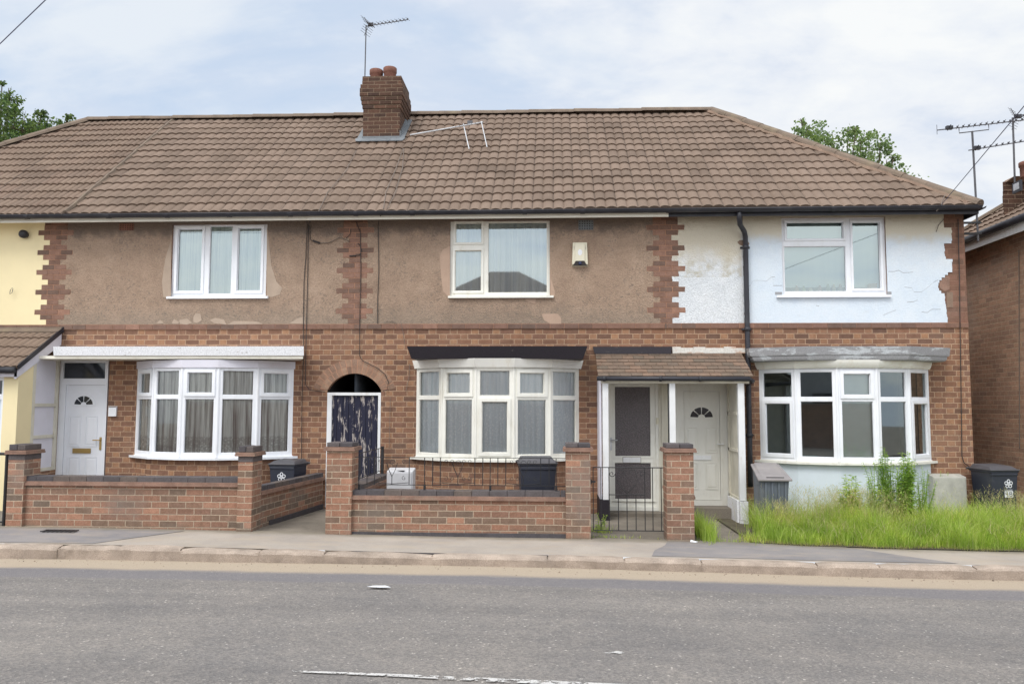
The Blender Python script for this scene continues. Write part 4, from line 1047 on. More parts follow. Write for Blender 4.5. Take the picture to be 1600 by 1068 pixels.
air_brick(HC, R4(904, 344, 927, 359, -.02), 'lead')
cable(HC, [(595, 336, -.36), (592, 345, -.2), (591, 352), (592, 420), (590, 470), (590, 505)], .006)
cable(HC, [(556, 345), (560, 356), (563, 362), (564, 420), (562, 505), (562, 556), (566, 563), (590, 575), (602, 585), (607, 597), (605, 608), (598, 611)], .006)
cable(HC, [(559, 380), (563, 384), (565, 392), (562, 398), (552, 399)], .006); cable(HC, [(546, 400), (556, 399.5)], .012)
cable(HC, [(601, 505), (606, 502), (614, 502), (620, 506)], .004, 'cable2'); cable(HC, [(627, 505, -.02), (630, 520), (632, 536)], .004, 'cable2'); cable(HC, [(640, 568), (639, 590), (634, 611)], .005, 'cable2'); cable(HC, [(610, 620), (608, 700)], .004, 'cable2')
winB, xcB, frB = bay_window(HC, 650, 905, zt_b, zb_b, [0, 1, 0, 1, 0], [0, 0, 1, 0, 0], 'cream_upvc', drape('net_mid', 21, scal=.05, zgap=.01, amp=.012, per=.1), BR['house'])
# flared white soffit panels and the long black board
def flare(win, xc, z0, z1, out0, out1, mat, name='head_panel', round_=False):
    g = MB(); a = arc_poly(xc, out0); b = arc_poly(xc, out1)
    a[0] = (a[0][0], -.001); a[-1] = (a[-1][0], -.001); b[0] = (b[0][0], -.001); b[-1] = (b[-1][0], -.001)
    for i in range(5):
        if round_:
            prev = None
            for k in range(6):
                t = k / 5; o_ = math.sin(t * math.pi / 2) ** .8; zc_ = z0 + (z1 - z0) * t
                p_ = [Vector((a[i][0] + (b[i][0] - a[i][0]) * o_, a[i][1] + (b[i][1] - a[i][1]) * o_, zc_)), Vector((a[i + 1][0] + (b[i + 1][0] - a[i + 1][0]) * o_, a[i + 1][1] + (b[i + 1][1] - a[i + 1][1]) * o_, zc_))]
                if prev: g.face(prev[0], prev[1], p_[1], p_[0])
                prev = p_
        else: g.face((*a[i], z0), (*a[i + 1], z0), (*b[i + 1], z1), (*b[i], z1))
        # narrow cover strips over the joints
    for i in range(1, 5):
        g.tube([(a[i][0], a[i][1], z0), (b[i][0], b[i][1], z1)], .006, 5)
    return g.build(name, M[mat], win)
zk0, zk1 = Z_(780, 560, -.62), Z_(780, 541, -.62)
flare(winB, xcB, zt_b - .005, zk0 + .005, .05, .10, 'headwhite')
xa, xb = X_(636, 545, -.64), X_(918, 545, -.64); xa2, xb2 = X_(643, 560, -.6), X_(911, 560, -.6)
g = MB(); g.hexa([(xa2, -.615, zk0), (xb2, -.615, zk0), (xb2, -.002, zk0), (xa2, -.002, zk0)], [(xa, -.66, zk1), (xb, -.66, zk1), (xb, -.002, zk1 + .02), (xa, -.002, zk1 + .02)]); g.build('head_board', M['peel_black'], winB)

# door of the middle house
Yd = .06; fr4 = list(R4(949, 597, 1029, 797, Yd)); lf = R4(953, 600, 1025, 791, Yd)
g = MB(); hh = [H4(961, 604, 1016, 712, Yd), H4(961, 723, 1017, 779, Yd)]
g.sheet(lf[0], lf[2], lf[1], lf[3], hh, Yd, .05)
for h in hh: g.ring(h[0] - .03, h[1] + .03, h[2] - .03, h[3] + .03, .022, Yd - .008, Yd + .001)
g.box(lf[0] + .03, lf[2] - .03, Yd - .02, Yd, lf[1] + .08, lf[1] + .095)
dr = g.build('front_door', M['cream_upvc'], HC)
g = MB()
for h in hh: g.face((h[0], Yd + .02, h[2]), (h[1], Yd + .02, h[2]), (h[1], Yd + .02, h[3]), (h[0], Yd + .02, h[3]))
g.build('pane', M['obscure'], dr)
r_ = R4(973.5, 714, 1001, 722, Yd); g = MB(); g.box(r_[0], r_[2], Yd - .012, Yd, r_[1], r_[3]); lb = g.build('letterbox', M['oldwhite'], dr); g = MB(); g.ring(r_[0] - .006, r_[2] + .006, r_[1] - .006, r_[3] + .006, .006, Yd - .009, Yd - .001); g.build('letterbox_rim', M['alarmdark'], lb) if False else g.build('letterbox_rim', M['cable2'], dr)
g = MB(); hx, hz = X_(954.5, 690, Yd), Z_(954, 687, Yd); g.box(hx - .016, hx + .016, Yd - .012, Yd, hz - .16, hz + .04); g.tube([(hx, Yd - .012, hz), (hx, Yd - .05, hz), (hx + .1, Yd - .05, hz)], .009, 8); g.build('handle', M['alu'], dr)
g = MB(); g.sheet(fr4[0], fr4[2], fr4[1], fr4[3], [(lf[0], lf[2], lf[1], lf[3])], Yd - .03, .09); g.build('door_frame', M['cream_upvc'], HC)
g = MB(); g.box(fr4[2], XP[3], Yd - .05, Yd + .04, -.05, dB[3] + .02); g.box(XP[3] - .1, XP[3] - .06, Yd - .07, Yd - .05, 0, dB[3]); g.box(fr4[2] + .06, fr4[2] + .085, Yd - .062, Yd - .05, .3, dB[3] - .1)
g.build('pilaster', M['screen'], HC)
g = MB(); c = P(1027, 657, Yd - .04); g.box(c.x - .018, c.x + .018, c.y - .02, c.y + .01, c.z - .05, c.z + .05); g.tube([c + Vector((0, -.015, .02)), c + Vector((0, -.03, .02))], .010, 8); g.build('doorbell', M['alarm'], HC)
g = MB(); g.box(fr4[0] - .05, XP[3] + 0, -.25, .02, -.02, fr4[1] - .002); g.build('step', M['slab'], HC)

# ---- house C: right house
HD = thing('white_rendered_house', 'end house with peeling white render upstairs and a pale blue bay wall', 'house', ((XP[3] + XP[4]) / 2, 0, 0))
XE = 6.437
wc = (X_(1222, 410), X_(1385, 410), Z_(1300, 461), Z_(1300, 339.5))
bayC = ((X_(1191, 650) + X_(1449, 650)) / 2 - BW / 2, (X_(1191, 650) + X_(1449, 650)) / 2 + BW / 2)
dC = (XP[3] - 1, X_(1141, 700), -.02, Z_(1098, 594))
house_walls(HD, XP[3], XE, [wc, (bayC[0] + .01, bayC[1] - .01, zb_b - .05, zt_b), dC])
g = MB(); g.face((XE, .0, -.3), (XE, 7.0, -.3), (XE, 7.0, ZTOP), (XE, 0, ZTOP)); g.face((XE, 7, -.3), (XP[3], 7, -.3), (XP[3], 7, ZTOP), (XE, 7, ZTOP)); g.build('side_wall', BR['upper'], HD)
roof_part(HD, XP[3], XCR, hipR=True)
eaves(HD, XP[3], XCR, 'gutter', corner=True, joints=[X_(1044, 330, EY), X_(1300, 330, EY)])
tz_ = lambda px, py: (X_(px, py, -.015), Z_(px, py, -.015))
edge = [tz_(1474.5, 340), tz_(1474.5, 354), tz_(1487, 355), tz_(1487, 379.5), tz_(1475.5, 381), tz_(1476.5, 402), tz_(1488, 405.5), tz_(1488, 423), tz_(1479, 429), tz_(1469, 437), tz_(1465.5, 448), tz_(1469, 455), tz_(1475.5, 460), tz_(1478.5, 480), tz_(1481, 504.5)]
def redge(i, z): return float(np.interp(z, [b for a, b in edge[::-1]], [a for a, b in edge[::-1]]))
xpipe = X_(1161, 420)
panel(HD, lambda i: q3 + QH[tooth(i)], lambda i, z: xpipe, [], 'render_white', seed=8, jag=.007)
panel(HD, lambda i: xpipe + .001, redge, [(wc[0], wc[1], wc[2], wc[3])], 'render_smooth', seed=9, jag=.006)
string_course(HD, XP[3], XE)
blob(HD, [(1471, 436), (1479, 430), (1484, 432), (1484, 452), (1476, 455), (1469, 450), (1467, 442)], 'crease', y=-.006, name='bare_brick'); blob(HD, [(1479, 456), (1489, 456), (1489, 480), (1480, 480)], 'hipmortar', y=-.006, name='bare_brick')
crackm = plain('crack gap', (.30, .30, .31), .9)
def crack(pts):
    g = MB()
    p3 = [P(a, b, -.0165) for a, b in pts]
    for a, b in zip(p3, p3[1:]):
        w_ = random.uniform(.0012, .0035); g.face(a + Vector((0, 0, -w_)), b + Vector((0, 0, -w_)), b + Vector((0, 0, w_)), a + Vector((0, 0, w_)))
    g.build('crack', crackm, HD)
for c_ in ([(1167, 449), (1172, 446), (1177, 438), (1190, 438), (1198, 439), (1205, 433), (1211, 432)], [(1209, 434), (1208, 446), (1222, 446)], [(1388, 424), (1398, 424), (1404, 422), (1411, 426), (1427, 425)], [(1413, 448), (1425, 450), (1428, 456), (1440, 456), (1448, 450), (1460, 440), (1466, 437)],
           [(1417, 472), (1428, 471), (1434, 468)], [(1440, 487), (1449, 488), (1456, 483), (1470, 483)], [(1275, 477), (1280, 478)], [(1380, 492), (1400, 484)], [(1221, 345), (1221.5, 458)], [(1386.5, 343), (1387, 458)]):
    crack(c_)
# broken corners under the sill and a torn hole by the pipe
for r4 in (R4(1211, 456, 1222, 460.5, -.016), R4(1386, 455.5, 1393, 460, -.016)):
    g = MB(); g.face((r4[0], -.0162, r4[1]), (r4[2], -.0162, r4[1]), (r4[2], -.0162, r4[3]), (r4[0], -.0162, r4[3])); g.build('broken_corner', crackm, HD)
blob(HD, [(1152, 378), (1156, 375), (1168, 375), (1171, 381), (1167, 385), (1160, 384), (1155, 382)], 'hipmortar', y=-.019)
class C3:
    mat = 'frost'
    def __call__(s, c, a, b, z0, z1):
        c.add([(a, .16, z0 + .12), (b, .16, z0 + .12), (b, .16, z1), (a, .16, z1)], [(0, 1, 2, 3)])
wC, rC = upper_window(HD, (1222, 339.5, 1385, 461), [(1229, 347, 1317, 373, .035), (1225.7, 384.5, 1322, 455.5, 0), (1332.7, 347, 1375, 451, .035)], (1214, 461, 1393), 'upvc', C3())
# belongings on the inner sill
def prop(px, py, w_, h_, mat, name, lab, cat, y=.11):
    p = P(px, py, y); g = MB(); g.box(p.x - w_ / 2, p.x + w_ / 2, y - .03, y + .03, p.z, p.z + h_); return g.build(name, M[mat], label=lab, cat=cat, bevel=.004)
zs = rC[2] + .075
for (px, w_, h_, c_, lab, cat) in ((1363, .13, .12, 'paper', 'small brown cardboard box on the upstairs sill', 'box'),):
    p = P(px, 450, .11); t = thing('cardboard_box', lab, cat, (p.x, .11, zs)); g = MB(); g.box(p.x - w_ / 2, p.x + w_ / 2, .08, .14, zs, zs + h_); g.build('box_body', M[c_], t, bevel=.004); g = MB(); g.box(p.x - w_ / 2, p.x, .079, .1, zs + h_, zs + h_ + .004); g.box(p.x + .004, p.x + w_ / 2, .079, .1, zs + h_, zs + h_ + .006); g.build('flap', M[c_], t)
g = MB(); g.box(rC[0] + .02, rC[1] - .02, .085, .2, rC[2] + .03, zs); g.build('inner_sill', M['upvc'], HD)
# soft toys / pots on the sill: low rounded shapes
cols = [(.35, .20, .12), (.20, .30, .12), (.45, .42, .30), (.35, .16, .14), (.25, .32, .18), (.5, .45, .3), (.3, .22, .2)]
for i, px in enumerate((1245, 1256, 1266, 1281, 1294, 1303, 1313)):
    p = P(px, 452, .12); r = random.uniform(.025, .04); g = MB(); hh_ = random.uniform(.06, .13)
    g.tube([(p.x, .12, zs), (p.x, .12, zs + hh_ * .3), (p.x, .12, zs + hh_ * .7), (p.x, .12, zs + hh_)], [r * .8, r, r * .7, r * .3], 10)
    names = ['brown', 'dark green', 'cream', 'reddish', 'green', 'pale yellow', 'dull brown']
    g.build('ornament', plain('ornament %d' % i, cols[i], .7), smooth=True, label='small %s ornament on the sill of the upstairs right window' % names[i], cat='ornament', group='ornaments on the upstairs sill')
def blinds(win, fr, zb, zt, tz):
    c = MB(); c.T = fr[2][0]; z = zb + .06
    while z < zt - .05:
        c.hexa([(.05, .075, z), (SEG - .05, .075, z), (SEG - .05, .085, z + .018), (.05, .085, z + .018)], [(.05, .075, z + .0015), (SEG - .05, .075, z + .0015), (SEG - .05, .085, z + .0195), (.05, .085, z + .0195)]); z += .0175
    c.T = None; c.build('venetian_blind', M['hblind'], win)
winC, xcC, frC = bay_window(HD, 1191, 1449, zt_b - .012, zb_b - .012, [0, 0, 1, 0, 0], [1, 0, 0, 0, 1], 'upvc', blinds, M['bay_blue'], 'cream_upvc', gm='glass')
zk0, zk1 = Z_(1320, 562, -.62), Z_(1320, 541, -.62)
flare(winC, xcC, zt_b - .015, zk0 + .02, .03, .09, 'headwhite', round_=True)
def ogee(win, xc, z0, z1, mat):
    g = MB()
    steps = [(z0, .10), (z0 + .015, .14), (z0 + .045, .16), (z0 + .075, .165), (z0 + .08, .19), (z0 + .10, .20), (z1, .215)]
    prev = None
    for (z, o_) in steps:
        a = [(xc + sx * (BW / 2 + o_), y_) for sx, y_ in ((-1, -.001), (-1, -.28), (-.5, -.60 - o_ * .3), (.5, -.60 - o_ * .3), (1, -.28), (1, -.001))]
        if prev:
            for i in range(5): g.face((*prev[0][i], prev[1]), (*prev[0][i + 1], prev[1]), (*a[i + 1], z), (*a[i], z))
        else: g.face(*[(*q, z) for q in a])
        prev = (a, z)
    g.face(*[(*q, z1) for q in prev[0]]); return g.build('head_board', M[mat], win)
ogee(winC, xcC, zk0 - .01, zk1, 'peel_grey')
# teal cloth seen through the window
pt = P(1217, 712, .1); g = MB(); g.box(frC[1][1].x + .12, frC[1][1].x + .42, frC[1][1].y + .3, frC[1][1].y + .5, zb_b - .03, zb_b + .05); g.build('teal_cloth', M['teal'], bevel=.03, label='teal folded cloth low inside the right bay window', cat='cloth')

# door of the right house
leaf = list(R4(1069, 613, 1125, 781)); fr4 = list(R4(1052, 597, 1140, 789)); leaf[3] = Z_(1098, 611, .05)
panelled_door(HD, leaf, fr4, (X_(1096, 652, .05), Z_(1096, 652, .05), .175), [H4(1072, 667, 1091, 707), H4(1102, 667, 1122, 707), H4(1072, 722, 1091, 764), H4(1102, 722, 1122, 764)], H4(1083, 711, 1111, 718), (X_(1130, 695, .05), Z_(1130, 693, .05), -1), 'door_cream', boxmat='oldwhite')
g = MB(); a_, b_ = X_(1052, 790), X_(1141, 790); g.box(a_, b_, -.28, .03, -.05, fr4[1] - .003); g.build('step', M['slab'], HD)
g = MB(); g.box(fr4[2], dC[1], .0, .08, 0, dC[3]); g.build('pilaster', M['screen'], HD)
# rain water pipe
g = MB(); pr_ = .04
pts = [P(1155, 329, -.38), P(1155, 340, -.38), P(1156, 350, -.3), P(1163, 362, -.12), P(1164.5, 370, -.075)] + [P(1164.5 + (1169 - 1164.5) * t / 6, 370 + (760 - 370) * t / 6, -.075) for t in range(1, 7)]
pts = [(pts[i].x if i < 4 else xpipe + .03, pts[i].y, pts[i].z) for i in range(len(pts))]
g.tube(pts, pr_, 10)
for zc in (4.15, 2.85, 1.2):
    g.tube([(pts[-1][0], -.075, zc), (pts[-1][0], -.075, zc + .06)], pr_ + .009, 10); g.box(pts[-1][0] - .075, pts[-1][0] + .075, -.03, -.016, zc + .015, zc + .045)
g.build('drainpipe', M['gutter'], HD, smooth=True)
cable(HD, [(1497, 342, -.02), (1499, 430), (1500, 505), (1501, 560), (1502, 640), (1503, 712), (1506, 722), (1514, 728)], .007)
cable(HD, [(1475, 342), (1466, 352), (1463, 362)], .004); cable(HD, [(1463, 330, -.42), (1470, 322, -.44), (1473, 311, -.3), (1477, 304, -.2)], .006, 'cable2')

# ================================================================== CHIMNEY of the middle house
def chimney(parent, ax, bx, yF, dep, z0, ztop, pots, seed=0, mat='chimney', flare=.72):
    g = MB(); c = .078
    def lay(o, za, zb_): g.box(ax - o, bx + o, yF - o, yF + dep + o, za, zb_)
    zc = ztop - 9.2 * c
    lay(0, z0, zc); outs = [.022, .044, .064, .084, .084, .07, .035, .03]
    z = zc
    for k, o in enumerate([q * flare for q in outs]): lay(o, z, z + c * (1.15 if k == len(outs) - 1 else 1)); z += c
    ch = g.build('chimney', BR[mat], parent, bevel=.006)
    g = MB(); g.hexa([(ax + .02, yF + .02, z), (bx - .02, yF + .02, z), (bx - .02, yF + dep - .02, z), (ax + .02, yF + dep - .02, z)], [(ax + .1, yF + .12, z + .07), (bx - .1, yF + .12, z + .07), (bx - .1, yF + dep - .12, z + .07), (ax + .1, yF + dep - .12, z + .07)]); g.build('flaunching', M['hipmortar'], ch)
    for (px_, py_, r, h) in pots:
        g = MB(); prof = [(r * .93, -.05), (r * .95, h * .6), (r * 1.06, h * .64), (r * 1.06, h * .97), (r, h), (r * .8, h), (r * .78, 0)]
        g.tube([(px_, py_, z + q[1] + .02 + i * 1e-4) for i, q in enumerate(prof[:5])], [q[0] for q in prof[:5]], 18, cap=False)
        g.tube([(px_, py_, z + h + .02), (px_, py_, z + h - .12)], [r * .82, r * .8], 18, cap=False); vs = []
        for k_ in range(18): t = 2 * math.pi * k_ / 18; vs += [(px_ + r * math.cos(t), py_ + r * math.sin(t), z + h + .02), (px_ + r * .82 * math.cos(t), py_ + r * .82 * math.sin(t), z + h + .02)]
        g.add(vs, [(2 * k_, 2 * ((k_ + 1) % 18), 2 * ((k_ + 1) % 18) + 1, 2 * k_ + 1) for k_ in range(18)])
        g.build('chimney_pot', M['pot'], ch, smooth=True)
    return ch, z
# front foot of the stack: ray through (600,222) meets the roof plane
def on_roof(px, py, lift=0.0):
    d = ray(px, py); o = Vector((0, EY, EZ)) + Nd * lift; t = (o - CAMPOS).dot(Nd) / d.dot(Nd); return CAMPOS + d * t
foot = on_roof(597, 221); yF = foot.y
cax, cbx = X_(567, 200, yF), X_(624.5, 200, yF); ztop = Z_(600, 113, yF)
ch, ct = chimney(HC, cax, cbx, yF, .80, foot.z - .5, ztop, [(cax + .17, yF + .32, .125, .25), (cax + .45, yF + .28, .125, .27)])
g = MB(); o = Nd * .055
def rp(x, y): return Vector((x, y, EZ + (y - EY) * (RZ - EZ) / (RY - EY))) + o
g.prism([rp(cax - .10, yF - .11), rp(cbx + .08, yF - .11), rp(cbx + .12, yF + .0), rp(cax - .13, yF + .0)], Nd * .012)
g.prism([rp(cbx + .0, yF - .06), rp(cbx + .10, yF - .06), rp(cbx + .10, yF + .8), rp(cbx + .0, yF + .8)], Nd * .010)
g.prism([rp(cax - .10, yF - .06), rp(cax, yF - .06), rp(cax, yF + .8), rp(cax - .10, yF + .8)], Nd * .010)
g.box(cax - .012, cbx + .012, yF - .012, yF + .0, foot.z + .0, foot.z + .10)
for k in range(7):
    y0 = yF + k * .1; zr = rp(cbx, y0).z; g.box(cbx + .002, cbx + .012, y0, y0 + .1, zr - .02, zr + .17)
g.build('flashing', M['lead'], ch)

# ---- TV aerials
def yagi(root, a, b, n, el=.14, mat='rust', upd=Vector((0, 0, 1)), r=.009, refl=True):
    """boom a -> b with n directors"""
    a, b = Vector(a), Vector(b); d = b - a; side = d.cross(Vector((0, 0, 1))).normalized()
    g = MB(); g.tube([a, b], r, 6); g.build('boom', M[mat], root)
    e = MB()
    for i in range(n):
        p = a + d * (.12 + .88 * i / (n - 1)); q = side * el * (1 - .3 * i / n)
        e.tube([p - q + Vector((0, 0, .012)), p + q + Vector((0, 0, .012))], .0045, 4)
        e.box(p.x - .012, p.x + .012, p.y - .008, p.y + .008, p.z, p.z + .03)
    e.build('director', M[mat], root)
    if refl:
        e = MB()
        for s_ in (-1, 1):
            for k in range(4):
                p = a + d * (.04 - .025 * k) + Vector((0, 0, s_ * (.03 + .04 * k))); e.tube([p - side * .16, p + side * .16], .0045, 4)
            e.tube([a + d * .05, a - d * .06 + Vector((0, 0, s_ * .19))], .006, 4)
        e.build('reflector', M[mat], root)
    e = MB(); p = a + d * .1; e.box(p.x - .05, p.x + .05, p.y - .03, p.y + .03, p.z - .01, p.z + .045); e.tube([p - side * .14 + Vector((0, 0, .02)), p + side * .14 + Vector((0, 0, .02))], .008, 5); e.build('dipole', M['gutter'], root)
ya = yF + .5
base = P(570, 118, ya); topm = P(572, 42, ya)
t = thing('tv_aerial', 'thin mast with a short aerial standing on the big chimney', 'aerial', base)
g = MB(); g.tube([base - Vector((0, 0, .3)), topm + Vector((0, 0, .03))], .012, 7); g.build('mast', M['rust'], t)
yagi(t, P(573, 41, ya), P(637, 31, ya - .35), 11, .10)
pa, pb = on_roof(641, 211, .30), on_roof(755, 191, .30)
t = thing('broken_aerial', 'broken aluminium aerial lying across the roof tiles right of the chimney', 'aerial', pa)
g = MB(); g.tube([pa, pb], .013, 6); g.build('boom', M['alu'], t)
for (a_, b_) in (((724, 194), (733, 233)), ((752, 190), (761, 230))):
    g = MB(); g.tube([on_roof(*a_, .31), on_roof(*b_, .10)], .010, 6); g.build('rod', M['alu'], t)
g = MB()
for x in range(8): q = pa.lerp(pb, .62 + .38 * x / 7); g.tube([q + Vector((0, -.12, -.03)), q + Vector((0, .12, .05))], .004, 4)
g.box(pb.x - .3, pb.x - .2, pb.y - .02, pb.y + .02, pb.z - .04, pb.z + .03); g.build('director', M['rust'], t)
# cables lying on the tiles
for pts, m_ in (([(631, 232), (629, 262), (618, 300), (606, 325)], 'cable2'), ([(630, 232), (618, 265), (603, 300), (599, 326)], 'cable2'), ([(557, 235), (540, 268), (512, 300), (498, 330)], 'cable2')):
    g = MB(); g.tube([on_roof(*q, .06) for q in pts], .006, 4); g.build('roof_cable', M[m_], HC)

# wall-mounted aerials at the right corner
mx_ = X_(1525, 365, .35)
t = thing('wall_aerial_mast', 'tall mast on brackets at the right corner with two long aerials', 'aerial', (mx_, .35, 4.0))
zlo, zhi = Z_(1525, 372, .35), Z_(1519, 205, .35)
mtop = P(1519, 205, .35)
g = MB(); g.tube([(mx_ + .03, .35, zlo - .05), (mtop.x, .35, zhi)], .016, 8); g.build('mast', M['rust'], t)
for py in (348, 365): z = Z_(1520, py, .35); g = MB(); g.box(XE, mx_ + .08, .33, .37, z - .015, z + .015); g.box(XE, XE + .02, .25, .45, z - .04, z + .04); g.build('bracket', M['iron'], t)
a1, b1 = P(1464, 203.5, .35), P(1605, 187, .0); yagi(t, a1, a1 + (b1 - a1) * 1.4, 20, .11, refl=False)
g = MB(); c1_, c2_ = a1.lerp(b1, .25), a1.lerp(b1, .58); dn = Vector((0, 0, -.09)); g.tube([c1_, c1_ + dn, c2_ + dn, c2_], .009, 6); g.tube([a1 + Vector((0, 0, -.07)), a1 + Vector((0, 0, .09))], .004, 4); g.build('cradle', M['rust'], t)
a2, b2 = P(1513, 235, .35), P(1605, 220, .1); yagi(t, a2, a2 + (b2 - a2) * 1.5, 14, .10, refl=False)

# ================================================================== PORCH CANOPY shared by two doors
CY = -.70
zct, zcb = Z_(1000, 551), Z_(1000, 588, CY - .06)
xa, xb = X_(934, 570, -.35), X_(1163, 570, -.35)
PC = thing('porch_canopy', 'lean-to canopy of brown clay tiles on white posts over the two middle doors', 'porch', ((xa + xb) / 2, CY, 0))
g = MB(); rows = 7; d = Vector((0, -(CY - .06), zct - zcb)); L = d.length; d.normalize(); nn = Vector((0, -d.z, d.y)); gz = L / rows
for k in range(rows):
    x = xa - .02 + (.083 if k % 2 else 0) - .166
    exr = xb + .03 - .05 * k / rows * 0
    while x < exr:
        x0_, x1_ = max(x, xa - .02), min(x + .163, exr)
        if x1_ - x0_ > .02:
            o0 = Vector((0, CY - .06, zcb)) + d * (k * gz - .012 + random.uniform(-.003, .003)); o1 = Vector((0, CY - .06, zcb)) + d * ((k + 1) * gz + .02); l = nn * (.02 + random.uniform(0, .003)); 
            e = Vector((x0_ + .001, 0, 0)); f_ = Vector((x1_ - .001, 0, 0))
            g.hexa([o0 + e, o0 + f_, o1 + f_ - nn * .006, o1 + e - nn * .006], [o0 + e + l, o0 + f_ + l, o1 + f_ + nn * .006, o1 + e + nn * .006])
        x += .166
g.build('canopy_roof', M['clay'], PC)
g = MB(); g.hexa([(xa, CY, zcb - .02), (xb, CY, zcb - .02), (xb, 0, zct - .03), (xa, 0, zct - .03)], [(xa, CY, zcb + .0), (xb, CY, zcb + .0), (xb, 0, zct - .01), (xa, 0, zct - .01)]); g.box(xa + .03, xb - .02, CY - .02, CY + .04, zcb - .10, zcb - .015); g.build('canopy_frame', M['screen'], PC)
g = MB(); g.hexa([(xa - .03, -.09, zct - .02), (X_(1047, 548), -.09, zct - .02), (X_(1047, 548), -.001, zct - .02), (xa - .03, -.001, zct - .02)], [(xa - .06, -.07, zct + .085), (X_(1049, 548), -.07, zct + .085), (X_(1049, 548), -.001, zct + .10), (xa - .06, -.001, zct + .10)]); g.build('upper_board', M['peel_black'], PC)
g = MB(); x = X_(1050, 548)
while x < X_(1155, 548): w_ = random.uniform(.12, .24); h_ = zct + random.uniform(.065, .09); g.hexa([(x, -.06, zct - .01), (x + w_, -.06, zct - .01), (x + w_, -.001, zct - .01), (x, -.001, zct - .01)], [(x, -.035, h_), (x + w_ - .003, -.035, h_ + random.uniform(-.012, .012)), (x + w_ - .003, -.001, h_ + .01), (x, -.001, h_ + .01)]); x += w_
g.build('mortar_fillet', M['flash_old'], PC)
g = MB(); gy = CY - .10; g.tube([(xa - .04, gy, zcb - .03), (xb - .03, gy, zcb - .035)], .034, 10)
for px in (944, 1032, 1094): g.tube([(X_(px, 590, gy) - .02, gy, zcb - .032), (X_(px, 590, gy) + .02, gy, zcb - .032)], .042, 10)
g.tube([(xb - .05, gy, zcb - .03), (xb + .05, gy + .15, zcb - .06), (xpipe + .0, -.12, zcb - .10)], .03, 8); g.build('gutter', M['gutter'], PC, smooth=True)
for (a_, b_, zl) in ((941.5, 950.5, .30), (1046, 1055, -.0), (1153, 1163, .30)):
    g = MB(); g.box(X_(a_, 650, CY), X_(b_, 650, CY), CY - .03, CY + .05, zl, zcb - .10); g.build('post', M['oldwhite'], PC)
g = MB(); xl_ = X_(937, 650, CY); g.box(xl_, xl_ + .03, CY + .05, -.01, .3, zcb - .05); g.build('side_board', M['mauve'], PC)
g = MB(); xr_ = X_(1150, 650, CY) + .02; 
for zz_ in (.3, 1.0, 1.55): g.box(xr_, xr_ + .05, CY + .05, -.005, zz_, zz_ + .04)
g.box(xr_, xr_ + .05, -.07, -.005, .3, zcb); g.box(xr_ + .02, xr_ + .035, CY + .05, -.07, .3, zcb); g.build('side_screen', M['screen'], PC)
g = MB(); g.box(xr_ - .02, xr_ + .07, CY + .04, -.01, -.1, .30); g.box(xr_ - .0, xr_ + .12, CY - .06, CY + .04, -.1, .29); g.build('dwarf_wall', M['peel_white'], PC)
g = MB(); g.box(xl_ - .01, xl_ + .14, CY - .04, -.01, -.1, .30); g.build('dwarf_wall', M['peel_black'], PC)

# ================================================================== GARDEN WALLS
def front_wall(name, label, x0, x1, ztop, piers, group='brick garden walls', yF_=-2.5, th=.215, plinth=True, ends=(0, 0)):
    t = thing(name, label, 'wall', ((x0 + x1) / 2, yF_, 0), group)
    g = MB(); g.box(x0, x1, yF_, yF_ + th, -.3, ztop - .115); g.build('brickwork', BR['garden'], t)
    coping(t, x0 + ends[0], x1 - ends[1], yF_ - .035, yF_ + th + .035, ztop)
    for (a, b, zt_, dark) in piers:
        pier(t, a, b, yF_ - .055, zt_, dark)
    return t
def coping(t, x0, x1, y0, y1, zt_):
    g = MB(); rs = random.Random(int(x0 * 100)); n = max(1, int((x1 - x0) / .5)); 
    g.box(x0, x1, y0, y1, zt_ - .115, zt_ - .087); g.box(x0 + .005, x1 - .004, y0 + .01, y1 - .01, zt_ - .087, zt_ - .063); g.build('creasing', M['crease'], t)
    g = MB(); x = x0 + .01
    while x < x1 - .03: b = min(x + rs.choice((.222, .225, .228)), x1); g.box(x + .002, b - .004, y0 + .03 + rs.uniform(0, .004), y1 - .03, zt_ - .063, zt_ + rs.uniform(-.002, .002)); x = b
    g.build('coping', M['cap'], t)
def pier(t, a, b, y0, zt_, dark=False, dep=.335):
    g = MB(); zc = zt_ - (.20 if dark else .105); g.box(a, b, y0, y0 + dep, -.3, zc); pr = g.build('pier', BR['garden'], t, bevel=.004)
    g = MB()
    if dark: g.box(a - .002, b + .002, y0 - .004, y0 + dep + .004, zc, zc + .075); c0 = zc + .075
    else: c0 = zc
    g2 = MB(); g2.box(a - .035, b + .035, y0 - .035, y0 + dep + .035, c0, c0 + .025); g2.box(a - .03, b + .03, y0 - .03, y0 + dep + .03, c0 + .027, c0 + .048); g2.build('creasing', M['crease'], pr)
    g.box(a, (a + b) / 2 - .003, y0, y0 + dep, c0 + .05, zt_); g.box((a + b) / 2 + .003, b, y0, y0 + dep, c0 + .05, zt_ - .003); g.build('cap', M['cap'], pr, bevel=.006)
yw = -2.5
px_ = lambda p_, y_=780, Y=yw: X_(p_, y_, Y)
WA = front_wall('garden_wall', 'low red brick garden wall in front of the left bay window, between two dark capped piers', px_(33), px_(375), Z_(200, 745, yw - .03), [(px_(11, 760, yw - .055), px_(36.5, 760, yw - .055), Z_(30, 694, yw - .05), True), (px_(371, 760, yw - .055), px_(394, 760, yw - .055), Z_(388, 697, yw - .05), True)], ends=(-.04, .0))
